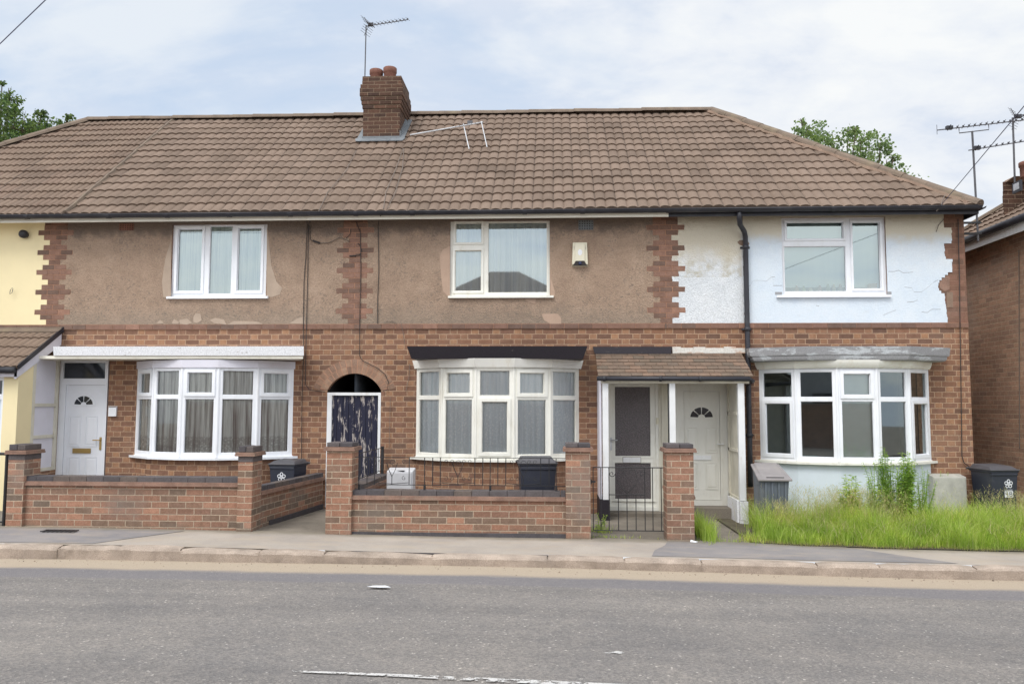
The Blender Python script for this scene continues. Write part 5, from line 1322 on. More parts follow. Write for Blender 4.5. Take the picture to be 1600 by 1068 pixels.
# its return along the passage
XRW = -3.885; TR = Matrix.Translation((XRW, -2.22, 0)) @ Matrix.Rotation(-math.atan2(.225, 2.17), 4, 'Z')
g = MB(); g.T = TR; g.box(-.11, 0, 0, 2.17, -.3, .50); g.build('return_wall', BR['garden'], WA)
def coping_y(t, x0, x1, y0, y1, zt_, T=None):
    g = MB(); g.T = T; g.box(x0 - .035, x1 + .035, y0, y1, zt_ - .115, zt_ - .087); g.box(x0 - .028, x1 + .028, y0, y1, zt_ - .086, zt_ - .063); g.build('creasing', M['crease'], t)
    g = MB(); g.T = T; y = y0
    while y < y1 - .03: b = min(y + .226, y1); g.box(x0 - .005, x1 + .005, y + .003, b - .003, zt_ - .063, zt_); y = b
    g.build('coping', M['cap'], t)
coping_y(WA, -.11, 0, 0, 2.17, .605, TR)
g = MB(); g.T = TR; g.box(-.003, .02, .3, 2.17, -.1, .12); g.build('plinth', M['cap'], WA)
WB = front_wall('garden_wall', 'low brick garden wall carrying iron railings in front of the middle bay window', px_(549), px_(884), Z_(700, 767, yw - .03), [(px_(509.5, 760, yw - .055), px_(549.5, 760, yw - .055), Z_(535, 691, yw - .05), False), (px_(884), px_(922.5), Z_(902, 692, yw - .05), False)], ends=(-.035, 0))
g = MB(); xq = px_(549); g.box(px_(549) - .3, px_(884), yw - .008, yw + .02, -.2, .075); g.build('plinth', M['cap'], WB)
XBL = px_(549) + .0; g = MB(); g.box(XBL - .23, XBL - .02, yw + .28, -.03, -.3, .49); g.build('return_wall', BR['garden'], WB); coping_y(WB, XBL - .23, XBL - .02, yw + .28, -.03, .60)
WC = thing('gate_pier', 'freestanding tall brick pier between the gate and the right path', 'pier', (px_(1061), yw, 0))
pier(WC, px_(1041), px_(1083.5), yw - .055, Z_(1061, 693, yw - .05), False, .335)
g = MB(); xa_, xb_ = px_(1083), px_(1093); g.box(xb_ - .215, xb_ - .02, yw + .29, -.8, -.2, .49); g.build('low_wall', BR['garden'], WC); coping_y(WC, xb_ - .2, xb_ - .035, yw + .29, -.8, .60)

# ---- railings
def spiral(m, c, r, turns=1.25, start=0, flip=1, y=0, rr=.0045):
    pts = []
    for i in range(18):
        t = i / 17; a = start + flip * turns * 2 * math.pi * t; q = r * (1 - .8 * t); pts.append((c[0] + q * math.cos(a), y, c[1] + q * math.sin(a)))
    m.tube(pts, rr, 4)
YR = yw + .10
RT = thing('railings', 'low black wrought iron railings with scrolls on the middle garden wall', 'railings', (px_(700), YR, .6))
zr0, zr1 = Z_(700, 757.5, YR), Z_(700, 714.5, YR); xr0, xr1 = X_(549.5, 740, YR), X_(884, 740, YR)
g = MB(); g.box(xr0, xr1, YR - .005, YR + .005, zr0 - .004, zr0 + .004); g.build('rail', M['iron'], RT)
g = MB(); g.box(xr0, xr1, YR - .005, YR + .005, zr1 - .004, zr1 + .004); g.build('rail', M['iron'], RT)
for px in (549.5, 561, 573.7, 585.5, 639.4, 663.4, 676, 688, 742, 754.4, 766, 778, 790.4, 844.8, 858, 869):
    x = X_(px, 735, YR); g = MB(); g.tube([(x, YR, zr0), (x, YR, zr1)], .006, 5); g.build('bar', M['iron'], RT)
for px in (561, 663.4, 766, 869): x = X_(px, 762, YR); g = MB(); g.box(x - .013, x + .013, YR - .013, YR + .013, .585, zr0 + .0); g.build('foot', M['iron'], RT)
for (a_, b_) in ((587, 638), (690, 741), (792, 843)):
    x0_, x1_ = X_(a_, 735, YR), X_(b_, 735, YR); c_ = (x0_ + x1_) / 2; g = MB(); h = zr1 - zr0; w_ = (x1_ - x0_)
    g.tube([(c_, YR, zr0), (c_, YR, zr0 + h * .3), (c_ - w_ * .1, YR, zr0 + h * .55), (c_ - w_ * .17, YR, zr0 + h * .8)], .005, 4); g.tube([(c_, YR, zr0 + h * .3), (c_ + w_ * .1, YR, zr0 + h * .55), (c_ + w_ * .17, YR, zr0 + h * .8)], .005, 4)
    spiral(g, (c_, zr0 + h * .8), w_ * .10, 1.1, 0, 1, YR, .003)
    for s_ in (-1, 1):
        for k in ((.19, .37) if a_ > 600 else (.37,)): spiral(g, (c_ + s_ * w_ * k, zr0 + h * .24), w_ * .07, 1.1, math.pi / 2, s_, YR, .003); spiral(g, (c_ + s_ * w_ * k, zr1 - h * .14), w_ * .07, 1.1, -math.pi / 2, -s_, YR, .003)
    g.tube([(x0_, YR, zr0 + h * .08), (c_, YR, zr0 + h * .03), (x1_, YR, zr0 + h * .08)], .004, 4)
    g.build('scroll', M['iron'], RT)
# side return of the railings
xs_ = XBL - .12; g = MB(); g.tube([(xs_, YR, zr1), (xs_, -.12, zr1)], .006, 5); g.tube([(xs_, YR, zr0), (xs_, -.12, zr0)], .006, 5)
for k in range(1, 8): y = YR + (-.12 - YR) * k / 8; g.tube([(xs_, y, zr0), (xs_, y, zr1)], .005, 5)
g.box(xs_ - .02, xs_ + .02, -.13, -.09, .6, zr1 + .02); g.build('side_railing', M['iron'], RT)

# ---- gate
YG = yw + .02; GT = thing('iron_gate', 'narrow black iron garden gate standing between two brick piers', 'gate', (X_(985, 780, YG), YG, 0))
gz0, gz1_, gzm = Z_(985, 828.5, YG), Z_(985, 730, YG), Z_(985, 772.5, YG); G = lambda p_: X_(p_, 780, YG)
g = MB(); ga, gb = G(927), G(1037)
for z in (gz0, gz1_): g.tube([(ga, YG, z), (gb, YG, z)], .0065, 5)
g.tube([(G(952), YG, gzm), (G(1008), YG, gzm)], .006, 5); g.build('frame', M['iron'], GT)
for px in (927, 939, 951.7, 1007.8, 1020, 1033.3): g = MB(); g.tube([(G(px), YG, gz0), (G(px), YG, gz1_)], .006, 5); g.build('bar', M['iron'], GT)
for px in (966.3, 979.7, 993.7): g = MB(); g.tube([(G(px), YG, gz0), (G(px), YG, gzm)], .006, 5); g.build('bar', M['iron'], GT)
g = MB(); c_ = G(980); hh_ = gz1_ - gzm
for s_ in (-1, 1):
    pts = [(c_, YG, gzm + .02)] + [(c_ + s_ * .13 * math.sin(t * math.pi * .8), YG, gzm + .02 + hh_ * .85 * t) for t in (.2, .4, .6, .8)] + [(c_ + s_ * .10, YG, gzm + hh_ * .93), (c_ + s_ * .04, YG, gzm + hh_ * .88), (c_ + s_ * .03, YG, gzm + hh_ * .75)]
    g.tube(pts, .0045, 4); spiral(g, (c_ + s_ * .19, gz1_ - .08), .04, 1.2, 0, s_, YG)
g.build('scroll', M['iron'], GT)
g = MB(); g.box(ga - .09, ga + .03, YG - .012, YG + .012, Z_(935, 752, YG) - .012, Z_(935, 752, YG) + .012); g.box(ga - .06, ga - .02, YG - .02, YG + .02, Z_(935, 752, YG) - .03, Z_(935, 752, YG) + .03); g.build('latch', M['iron'], GT)

# ---- side gate at the left edge
g = thing('side_gate', 'dark iron gate edge just showing left of the first pier', 'gate', (px_(4), yw, 0)); 
m = MB(); xg = px_(7.5); m.tube([(xg, yw, .06), (xg, yw, 1.06)], .02, 8); m.build('gate_post', M['iron'], g)
m = MB(); m.tube([(xg, yw, 1.03), (xg - .9, yw, 1.03)], .02, 8); m.tube([(xg, yw, .15), (xg - .9, yw, .15)], .012, 6)
for k in range(1, 8): m.tube([(xg - .11 * k, yw, .15), (xg - .11 * k, yw, 1.03)], .008, 5)
m.build('gate_leaf', M['iron'], g)

# ================================================================== BINS AND BOXES
def cinquefoil(m, cx_, cz_, r, y):
    """five ring petals with a small centre ring"""
    def ringf(cx2, cz2, ra, rb, n=18):
        for i in range(n):
            a0, a1 = 2 * math.pi * i / n, 2 * math.pi * (i + 1) / n
            m.face((cx2 + ra * math.cos(a0), y, cz2 + ra * math.sin(a0)), (cx2 + ra * math.cos(a1), y, cz2 + ra * math.sin(a1)), (cx2 + rb * math.cos(a1), y, cz2 + rb * math.sin(a1)), (cx2 + rb * math.cos(a0), y, cz2 + rb * math.sin(a0)))
    for k in range(5):
        t = math.pi / 2 + 2 * math.pi * k / 5; ringf(cx_ + r * .62 * math.cos(t), cz_ + r * .62 * math.sin(t), r * .24, r * .40)
    ringf(cx_, cz_, r * .08, r * .2)
def wheelie(label, x, y, zb, w_, dep, h, rot=0.0, emblem=None, number=None, stems=()):
    t = thing('wheelie_bin', label, 'bin', (x, y, zb), 'wheelie bins')
    T = Matrix.Translation((x, y, zb)) @ Matrix.Rotation(rot, 4, 'Z')
    g = MB(); g.T = T; bw_, bd = w_ * .40, dep * .38; tw, td = w_ * .47, dep * .46
    g.hexa([(-bw_, -bd, .04), (bw_, -bd, .04), (bw_, bd, .04), (-bw_, bd, .04)], [(-tw, -td, h * .9), (tw, -td, h * .9), (tw, td, h * .9), (-tw, td, h * .9)])
    g.box(-w_ * .50, w_ * .50, -dep * .49, dep * .49, h * .885, h * .915); g.box(-w_ * .47, w_ * .47, -dep * .48, -dep * .44, h * .84, h * .885)
    g.build('bin_body', M['bin'], t, bevel=.012)
    g = MB(); g.T = T
    a, b = w_ * .52, dep * .52
    g.hexa([(-a, -b, h * .915), (a, -b, h * .915), (a, b, h * .915), (-a, b, h * .915)], [(-a, -b, h * .94), (a, -b, h * .94), (a, b, h * .945), (-a, b, h * .945)])
    g.hexa([(-a * .93, -b * .9, h * .94), (a * .93, -b * .9, h * .94), (a * .93, b * .9, h * .94), (-a * .93, b * .9, h * .94)], [(-a * .74, -b * .6, h * .985), (a * .74, -b * .6, h * .985), (a * .8, b * .8, h * 1.0), (-a * .8, b * .8, h * 1.0)])
    g.build('lid', M['binlid'], t, bevel=.01)
    g = MB(); g.T = T; g.tube([(-a * 1.03, b * 1.08, h * .92), (a * 1.03, b * 1.08, h * .92)], .017, 8)
    for s_ in (-1, 1): g.tube([(s_ * a * .85, b * .9, h * .9), (s_ * a * .85, b * 1.08, h * .92)], .018, 6)
    g.build('handle', M['binlid'], t)
    for s_ in (-1, 1): g = MB(); g.T = T; g.tube([(s_ * bw_ * .8, bd + .0, .1), (s_ * bw_ * 1.15, bd + .0, .1)], .1, 16); g.build('wheel', M['iron'], t)
    if emblem:
        g = MB(); g.T = T; ex, ez, er = emblem; ty = -(bd + (td - bd) * (ez - .04) / (h * .86)) - .006; cinquefoil(g, ex, ez, er, ty)
        if number:
            g.box(ex - er * .9, ex + er * .9, ty + .002, ty + .004, ez - er * 1.32, ez - er * 1.26); g.box(ex - er * .8, ex + er * .8, ty + .002, ty + .004, ez - er * 1.5, ez - er * 1.44)
            # digits cut as strokes on a white card: 48
            zc = ez - er * 2.3; g.box(ex - er, ex + er, ty + .003, ty + .0045, zc - er * .7, zc + er * .7)
        g.build('emblem', M['paint_white'], t)
        if number:
            g = MB(); g.T = T; s_ = er * .42; y2 = ty + .0005; th = er * .13
            def seg(x0, z0, x1, z1): g.box(min(x0, x1) - th / 2, max(x0, x1) + th / 2, y2, y2 + .002, min(z0, z1) - th / 2, max(z0, z1) + th / 2)
            cx1, cx2 = ex - er * .48, ex + er * .42
            seg(cx1 - s_ * .6, zc, cx1 + s_ * .6, zc); seg(cx1 - s_ * .6, zc, cx1 - s_ * .6, zc + s_); seg(cx1 + s_ * .4, zc - s_, cx1 + s_ * .4, zc + s_)
            for q in (-1, 0, 1): seg(cx2 - s_ * .6, zc + q * s_, cx2 + s_ * .6, zc + q * s_)
            for q in (-1, 1): seg(cx2 + q * s_ * .6, zc - s_, cx2 + q * s_ * .6, zc + s_)
            g.build('house_number', M['bin'], t)
    return t
pbn = P(453, 717, -.42); wheelie('dark blue wheelie bin with a white flower emblem behind the left garden return wall', pbn.x - .02, -.42, -.04, .44, .44, Z_(453, 717, -.42) + .04, R(-10), (-.005, .625, .07))
pbn = P(841, 713, -1.9); wheelie('dark blue wheelie bin behind the iron railings in the middle garden', pbn.x - .02, -1.9, .0, .50, .5, Z_(841, 713, -1.9), R(6))
pbn = P(1552, 725, -.35); wheelie('dark wheelie bin with flower emblem and house number in the side passage', pbn.x, -.35, -.10, .44, .5, Z_(1552, 725, -.35) + .10, R(8), (.06, .66, .065), True)

# grey bin with a sloping lid beside the right porch
zf, zb2 = Z_(1210, 748, -1.45), Z_(1195, 724, -.85); xl, xr = X_(1184, 748, -1.45), X_(1238, 748, -1.45); xl2, xr2 = X_(1173, 724, -.85), X_(1217, 724, -.85)
t = thing('storage_bin', 'grey bin with a faded sloping lid between the right porch and bay', 'bin', ((xl + xr) / 2, -1.15, -.05))
xm0, xm1 = (xl + xl2) / 2, (xr + xr2) / 2
g = MB(); g.hexa([(xl + .07, -1.36, -.05), (xr - .07, -1.36, -.05), (xr - .07, -.95, -.05), (xl + .07, -.95, -.05)], [(xl + .03, -1.41, zf - .02), (xr - .03, -1.41, zf - .02), (xr2 - .02, -.88, zb2 - .03), (xl2 + .02, -.88, zb2 - .03)]); 
for k in range(4): xx = xl + .1 + k * .09; g.box(xx, xx + .03, -1.425, -1.39, .25, zf - .05)
g.build('bin_body', M['graybin'], t, bevel=.01)
g = MB(); g.hexa([(xl, -1.46, zf - .03), (xr, -1.46, zf - .03), (xr2, -.84, zb2 - .03), (xl2, -.84, zb2 - .03)], [(xl, -1.46, zf), (xr, -1.46, zf), (xr2, -.84, zb2), (xl2, -.84, zb2)])
g.hexa([(xl + .05, -1.42, zf + .004), (xr - .04, -1.42, zf + .004), (xr2 - .03, -.87, zb2), (xl2 + .03, -.87, zb2)], [(xl + .08, -1.35, zf + .04), (xr - .07, -1.35, zf + .04), (xr2 - .05, -.88, zb2 + .02), (xl2 + .05, -.88, zb2 + .02)]); g.build('lid', M['graylid'], t, bevel=.008)
g = MB(); g.box(xl + .13, xr - .1, -1.415, -1.38, zf + .008, zf + .022); g.build('lid_slot', M['iron'], t)

def meter_box(label, r4, y0, dep, mat, zb):
    x0_, z0_, x1_, z1_ = r4; t = thing('meter_box', label, 'meter box', ((x0_ + x1_) / 2, y0, zb), 'utility meter boxes')
    g = MB(); g.hexa([(x0_, y0, zb), (x1_, y0, zb), (x1_, y0 + dep, zb), (x0_, y0 + dep, zb)], [(x0_, y0, z1_ - .015), (x1_, y0, z1_ - .015), (x1_, y0 + dep, z1_ + .02), (x0_, y0 + dep, z1_ + .02)]); g.build('cabinet', M[mat], t, bevel=.01)
    g = MB(); g.box(x0_ + .015, x1_ - .02, y0 - .012, y0 - .001, zb + .04, z1_ - .035); g.build('cabinet_door', M[mat], t, bevel=.004)
    return t, g
r_ = R4(604, 734, 645, 767, -1.55); tt, _ = meter_box('white plastic meter box low behind the middle garden railings', r_, -1.55, .22, 'metalbox', -.02)
g = MB(); c_ = (r_[0] + r_[2]) / 2; g.prism([(c_ - .06, -1.553, r_[3] - .004), (c_ + .08, -1.553, r_[3] - .004), (c_ + .05, -1.553, r_[3] - .024)], (0, .003, 0)); g.build('broken_corner', M['iron'], tt)
r_ = R4(1459, 743, 1511, 795, -.22); meter_box('weathered grey green meter box standing in the long grass at the right corner', r_, -.22, .20, 'concbox', -.15)

# alarm box
r_ = R4(894, 378.5, 918.5, 416, -.08); t = thing('alarm_box', 'yellowed alarm box with dark base high on the middle house wall', 'alarm', ((r_[0] + r_[2]) / 2, -.05, (r_[1] + r_[3]) / 2))
a_, z0_, b_, z1_ = r_; e = .03
g = MB(); g.hexa([(a_, -.075, z0_ + .035), (b_, -.075, z0_ + .035), (b_ + .006, -.016, z0_), (a_ - .006, -.016, z0_)][::1], [(a_ + .012, -.075, z1_), (b_ - .012, -.075, z1_), (b_ - .01, -.016, z1_), (a_ + .01, -.016, z1_)])
g.hexa([(a_ + .055, -.095, z0_ + .085), (b_ - .055, -.095, z0_ + .085), (b_ - .03, -.07, z0_ + .06), (a_ + .03, -.07, z0_ + .06)], [(a_ + .05, -.09, z1_ - .02), (b_ - .05, -.09, z1_ - .02), (b_ - .03, -.07, z1_ - .01), (a_ + .03, -.07, z1_ - .01)]); g.build('cover', M['alarm'], t, bevel=.005)
g = MB(); g.prism([(a_ + .01, -.078, z0_ + .012), (b_ - .01, -.078, z0_ + .012), (b_ - .06, -.10, z0_ + .085), (a_ + .06, -.10, z0_ + .085)], (0, .01, 0)); g.build('base_panel', M['alarmdark'], t)
c_ = (a_ + b_) / 2; g = MB(); g.tube([(c_, -.09, z0_ + .045), (c_, -.115, z0_ + .042), (c_, -.125, z0_ + .04)], [.03, .026, .012], 14); g.build('strobe', M['bluelens'], t, smooth=True)
g = MB(); g.prism([(c_ + .035 * math.cos(k * .524), -.0955, (z0_ + z1_) / 2 + .03 + .05 * math.sin(k * .524)) for k in range(12)][::-1], (0, .002, 0)); g.build('badge', M['alarmlight'], t)
g = MB()
for s_ in (-1, 1):
    for k in range(3): zz_ = z1_ - .07 - k * .022; g.box(c_ + s_ * .085 - .014, c_ + s_ * .085 + .014, -.0775, -.074, zz_, zz_ + .007)
g.build('slot', M['alarmdark'], t)

# ================================================================== NEIGHBOUR at the right
q = PZ(1600, 357, 4.56); XN = q.x
hx_ = XN + 2.65
HN = thing('neighbour_house', 'separate brown brick house across the side passage, at the far right edge', 'house', (XN + 3, -1, 0))
g = MB(); g.face((XN, 3.05, -.3), (XN, -.7, -.3), (XN, -.7, 4.56), (XN, 3.05, 4.56)); g.face((XN, -.7, -.3), (XN + 6, -.7, -.3), (XN + 6, -.7, 4.56), (XN, -.7, 4.56)); g.face((XN, 3.05, -.3), (XN + 6, 3.05, -.3), (XN + 6, 3.05, 4.56), (XN, 3.05, 4.56)); g.face((XN + 6, 3.05, -.3), (XN + 6, -.7, -.3), (XN + 6, -.7, 4.56), (XN + 6, 3.05, 4.56)); g.face((XN, -.7, 4.56), (XN + 5.3, -.7, 4.56), (hx_, -.7, 6.5)); g.build('brick_wall', BR['side'], HN)
ex = XN - .25; ze = 4.66; Lf = math.hypot(2.9, 2.0); U = Vector((0, -1, 0)); Wn = Vector((2.9, 0, 2.0)).normalized(); Nn_ = Vector((-2.0, 0, 2.9)).normalized()
g = MB(); yb_, yf_ = 3.3, -1.0
tiled(g, (ex, yb_, ze), U, Wn, Nn_, Lf, lambda w_: max(0, w_) * .80, lambda w_: (yb_ - yf_), .165, 11, samp=5)
hx = ex + 2.9; g.face((hx, yf_, ze + 2.0), (hx, yb_ - 2.9, ze + 2.0), (ex + 5.8, yb_, ze), (ex + 5.8, yf_, ze)); g.face((ex, yb_, ze), (ex + 5.8, yb_, ze), (hx, yb_ - 2.9, ze + 2.0))
rn = g.build('roof', M['tile_side'], HN)
g = MB(); ridge_tiles(g, (ex, yb_, ze + .03), (ex + 2.9, yb_ - 2.9, ze + 2.06)); g.build('ridge_tile', M['ridge'], rn)
g = MB(); g.tube([(ex - .05, yf_, ze - .03), (ex - .05, yb_, ze - .03)], .06, 10); g.build('gutter', M['gutter'], HN, smooth=True)
g = MB(); g.box(ex + .0, ex + .02, yf_, yb_, ze - .22, ze - .05); g.build('fascia', M['oldwhite'], HN)
g = MB(); g.box(ex + .021, XN, yf_ + .01, yb_ - .01, ze - .14, ze - .12); g.build('soffit', M['gutter'], HN)
g = MB(); g.tube([PXp(1592, 390, XN - .01), PXp(1593, 700, XN - .01)], .008, 5); g.build('cable', M['cable2'], HN)
nx0 = PXp(1572, 340, XN + .1); yN = nx0.y
nch, nz = chimney(HN, XN + .1, XN + .75, 1.2, yN - 1.2, 4.4, Z_(1590, 276, yN), [(XN + .26, yN - .42, .13, .20)], mat='chimney', flare=.35)
g = MB(); c_ = PXp(1591, 292, XN + .015); g.box(c_.x - .03, c_.x + .0, c_.y - .12, c_.y + .12, c_.z - .09, c_.z + .09); ln = g.build('flood_lamp', M['gutter'], HN); g = MB(); g.box(c_.x - .035, c_.x - .028, c_.y - .08, c_.y + .08, c_.z - .05, c_.z + .06); g.build('lamp_lens', M['alu'], ln)
yq = yN - .15; b_ = P(1585, 272, yq); t_ = P(1582.5, 184, yq)
t = thing('tv_aerial', 'dark mast with a small aerial on the far right chimney', 'aerial', b_)
g = MB(); g.tube([b_ - Vector((0, 0, .2)), t_], .016, 7); g.build('mast', M['rust'], t); a3 = P(1584, 185, yq); yagi(t, a3, a3 + (P(1640, 172, yq - .4) - a3) * 1.2, 9, .12)

# ================================================================== WIRES
def wire(label, a, b, sag=.1, r=.0055):
    pts = [a.lerp(b, t / 12) - Vector((0, 0, sag * 4 * (t / 12) * (1 - t / 12))) for t in range(13)]
    g = MB(); g.tube(pts, r, 5); return g.build('overhead_wire', M['wirem'], label=label, cat='wire', group='overhead telephone wires')
wire('overhead wire crossing the top left corner of the sky', P(-287, 341, -.4), P(330, -250, -7), .02)
wire('thin overhead wire rising from the right eaves past the aerials', P(1470, 321, -.42), P(1900, -192, -9), .0, .005)

# ================================================================== TREES
def tree(label, base, clusters, n_leaf, size, mat, seed, trunk_r=.25):
    rnd = random.Random(seed); t = thing('tree', label, 'tree', base)
    g = MB(); top = sum((Vector(c[0]) for c in clusters), Vector()) / len(clusters)
    hub = Vector(base).lerp(Vector((top.x, top.y, base[2])), .6); hub.z = min(c[0].z for c in clusters) * .55
    g.tube([base, Vector(base).lerp(hub, .5) + Vector((.1, 0, 0)), hub], [trunk_r, trunk_r * .8, trunk_r * .65], 9); g.build('trunk', M['bark'], t)
    g = MB()
    for c, r, k in clusters:
        c = Vector(c); mid = hub.lerp(c, .5) + Vector((rnd.uniform(-.3, .3), rnd.uniform(-.3, .3), -.3)); g.tube([hub, mid, c, c + Vector((rnd.uniform(-.3, .3) * r, 0, r * .8))], [trunk_r * .3, trunk_r * .13, .016, .005], 5)
        for j in range(int(6 * k) + 3):
            d = Vector((rnd.gauss(0, 1), rnd.gauss(0, 1), rnd.gauss(.3, .8))).normalized() * r * rnd.uniform(.6, 1.05); g.tube([c, c + d * .5 + Vector((0, 0, .03)), c + d], [.010, .006, .003], 4)
    g.build('branches', M['bark'], t)
    g = MB(); tot = sum(c[2] for c in clusters)
    for c, r, k in clusters:
        c = Vector(c); subs = [c + Vector((rnd.gauss(0, 1), rnd.gauss(0, 1), rnd.gauss(0, .8))).normalized() * r * rnd.uniform(.3, 1.15) for _ in range(int(10 * k) + 5)]
        for i in range(int(n_leaf * k / tot)):
            s_ = rnd.choice(subs); p_ = s_ + Vector((rnd.gauss(0, 1), rnd.gauss(0, 1), rnd.gauss(0, .9))) * r * .20
            a = Vector((rnd.uniform(-1, 1), rnd.uniform(-1, 1), rnd.uniform(-1, .4))).normalized(); b = a.cross(Vector((rnd.uniform(-1, 1), rnd.uniform(-1, 1), rnd.uniform(-1, 1)))).normalized()
            L_ = size * rnd.uniform(.6, 1.3); w_ = L_ * .42
            g.add([p_, p_ + a * L_ * .5 + b * w_, p_ + a * L_, p_ + a * L_ * .5 - b * w_], [(0, 1, 2, 3)])
    g.build('crown', M[mat], t); return t
Yt = 9.5
def cl(lst, Y, jit=1.0):
    out_ = []
    for i, (px, py, r, k) in enumerate(lst): out_.append((P(px, py, Y + ((i * 37) % 11 - 5) * .22 * jit), r, k))
    return out_
tree('dense dark green tree rising behind the roof at the far left', (P(-40, 300, Yt).x, Yt, 0), cl([(-10, 165, .55, 1.6), (14, 150, .3, .5), (5, 200, .8, 2), (35, 205, .6, 1.5), (62, 200, .42, 1), (78, 215, .5, 1), (-50, 190, 1.1, 2.5), (-60, 250, 1.4, 3), (20, 250, 1.0, 2.5), (66, 178, .18, .25), (100, 198, .26, .35), (106, 182, .12, .12), (90, 225, .4, .7), (-90, 140, 1.2, 2), (48, 235, .7, 1.5), (24, 175, .18, .25), (3, 130, .12, .12)], Yt), 12000, .088, 'tree', 4, .3)
tree('sparse pale green tree showing above the right hip of the roof', (P(1330, 300, Yt).x, Yt, 0), cl([(1258, 205, .28, .5), (1275, 215, .35, .7), (1252, 190, .12, .12), (1300, 225, .4, .7), (1325, 210, .25, .45), (1345, 225, .42, .8), (1375, 235, .35, .7), (1395, 250, .22, .35), (1350, 250, .5, 1.2), (1305, 245, .5, 1.1), (1385, 262, .3, .5), (1262, 235, .4, .8), (1340, 290, .8, 1.6), (1400, 290, .6, 1), (1337, 205, .14, .2)], Yt), 4600, .085, 'tree_pale', 9, .10)

# ================================================================== GRASS AND WEEDS
g = MB()
soil = [(X_(1172, 845, -2.45), -2.52), (12, -2.52), (12, 8), (XE + .0, 8), (XE, 0), (X_(1172, 800), 0)]
n = 24
for i in range(n):
    x0_, x1_ = 2.45 + (12 - 2.45) * i / n, 2.45 + (12 - 2.45) * (i + 1) / n
    f = lambda x, y: ground_z(x, y) + .012
    for (y0_, y1_) in ((-2.52, -1.2), (-1.2, 0), (0, 1.4)): g.face((x0_, y0_, f(x0_, y0_)), (x1_, y0_, f(x1_, y0_)), (x1_, y1_, f(x1_, y1_)), (x0_, y1_, f(x0_, y1_)))
g.build('garden_soil', M['soil'], kind='structure')
def blade(m, x, y, z, h, w_, lean, az, n=3, curl=.0):
    dx, dy = math.cos(az), math.sin(az); sx, sy = -dy, dx; vs = []
    for k in range(n + 1):
        t = k / n; o = lean * h * t ** 1.8; zz_ = h * (t - curl * t * t * .6); w2 = w_ * (1 - t) ** .7 / 2
        vs += [(x + dx * o - sx * w2, y + dy * o - sy * w2, z + zz_), (x + dx * o + sx * w2, y + dy * o + sy * w2, z + zz_)]
    m.add(vs, [(2 * k, 2 * k + 1, 2 * k + 3, 2 * k + 2) for k in range(n)])
rnd = random.Random(11)
def hfield(x, y):
    h = .38 + .07 * math.sin(x * 2.3 + 1) + .05 * math.sin(x * 5.1 + y * 3)
    edge_ = min(1, max(.15, (y + 2.5) / .55)); h *= .35 + .65 * edge_
    if y < -1.9: h *= .85
    if y > -1.0: h *= .75
    h += .12 * math.exp(-((x - 4.15) ** 2) / .12) + .14 * math.exp(-((x - 4.95) ** 2) / .1) + (.12 if x > 6.3 else 0)
    return max(.07, h)
g = MB()
for i in range(46000):
    x = rnd.uniform(2.50, 8.2); y = rnd.uniform(-2.50, .05) if rnd.random() < .8 else rnd.uniform(-2.5, -1.2)
    edge_l = 2.62 + (y + 2.5) * .17 + .06 * math.sin(y * 7)
    if x < edge_l + rnd.gauss(0, .06): continue
    if y < -2.46 + .05 * math.sin(x * 5.7) + .03 * math.sin(x * 17) + rnd.gauss(0, .02): continue
    if x < bayC[1] and x > bayC[0] and y > -.5: continue
    cl_ = math.sin(x * 6.1 + 2 * math.sin(y * 3.7)) * math.sin(y * 5.3 + x * 2.2)
    h = hfield(x, y) * rnd.uniform(.5, 1.2) * (1 + .32 * cl_)
    blade(g, x, y, ground_z(x, y) + .01, h, rnd.uniform(.004, .008), rnd.uniform(.1, .9), rnd.uniform(0, 6.28), 3, rnd.uniform(0, .5))
# tufts by the path and in the gate recess
for (cx_, cy_, sx_, sy_, cnt, hh_) in ((1.93, -1.95, .05, .35, 700, .26), (1.95, -2.25, .05, .12, 400, .22), (2.35, -2.5, .25, .02, 60, .06), (2.5, -2.35, .08, .12, 200, .12), (.75, -2.38, .18, .03, 90, .04), (.62, -1.9, .07, .08, 120, .1), (2.0, -2.46, .3, .02, 80, .05)):
    for i in range(cnt):
        x, y = cx_ + rnd.gauss(0, sx_), cy_ + rnd.gauss(0, sy_); blade(g, x, y, ground_z(x, y), hh_ * rnd.uniform(.4, 1.3), rnd.uniform(.004, .008), rnd.uniform(.1, .9), rnd.uniform(0, 6.28))
g.build('grass', M['grass'], kind='stuff', label='long bright green grass filling the front garden at right', cat='grass')
g = MB()
for i in range(2300):
    u_ = rnd.random()
    if u_ < .45: x, y = rnd.gauss(4.1, .42), rnd.uniform(-1.7, -.9)
    elif u_ < .7: x, y = rnd.gauss(6.7, .45), rnd.uniform(-1.9, -.6)
    elif u_ < .82: x, y = rnd.gauss(3.0, .15), rnd.uniform(-1.9, -1.55)
    else: x, y = rnd.uniform(2.9, 7.9), rnd.uniform(-2.1, -.8)
    h = rnd.uniform(.35, .68) * (1 if u_ < .7 else .75); az = rnd.uniform(0, 6.28); lean = rnd.uniform(.1, .6); z = ground_z(x, y)
    blade(g, x, y, z, h, .0035, lean, az, 4, .1)
    tx, ty, tz2 = x + math.cos(az) * lean * h, y + math.sin(az) * lean * h, z + h * .96
    for k in range(9): blade(g, tx + rnd.gauss(0, .012) - math.cos(az) * .01 * k, ty + rnd.gauss(0, .008) - math.sin(az) * .01 * k, tz2 - k * .014, .022, .005, rnd.uniform(.3, 1.5), rnd.uniform(0, 6.28), 1)
for i in range(1400):
    x = rnd.uniform(2.3, 8.2); y = -2.47 + .05 * math.sin(x * 5.7) + rnd.gauss(0, .03); blade(g, x, y, ground_z(x, y) + .004, rnd.uniform(.02, .09), .005, rnd.uniform(.5, 2.2), rnd.uniform(3.4, 6.0), 2)
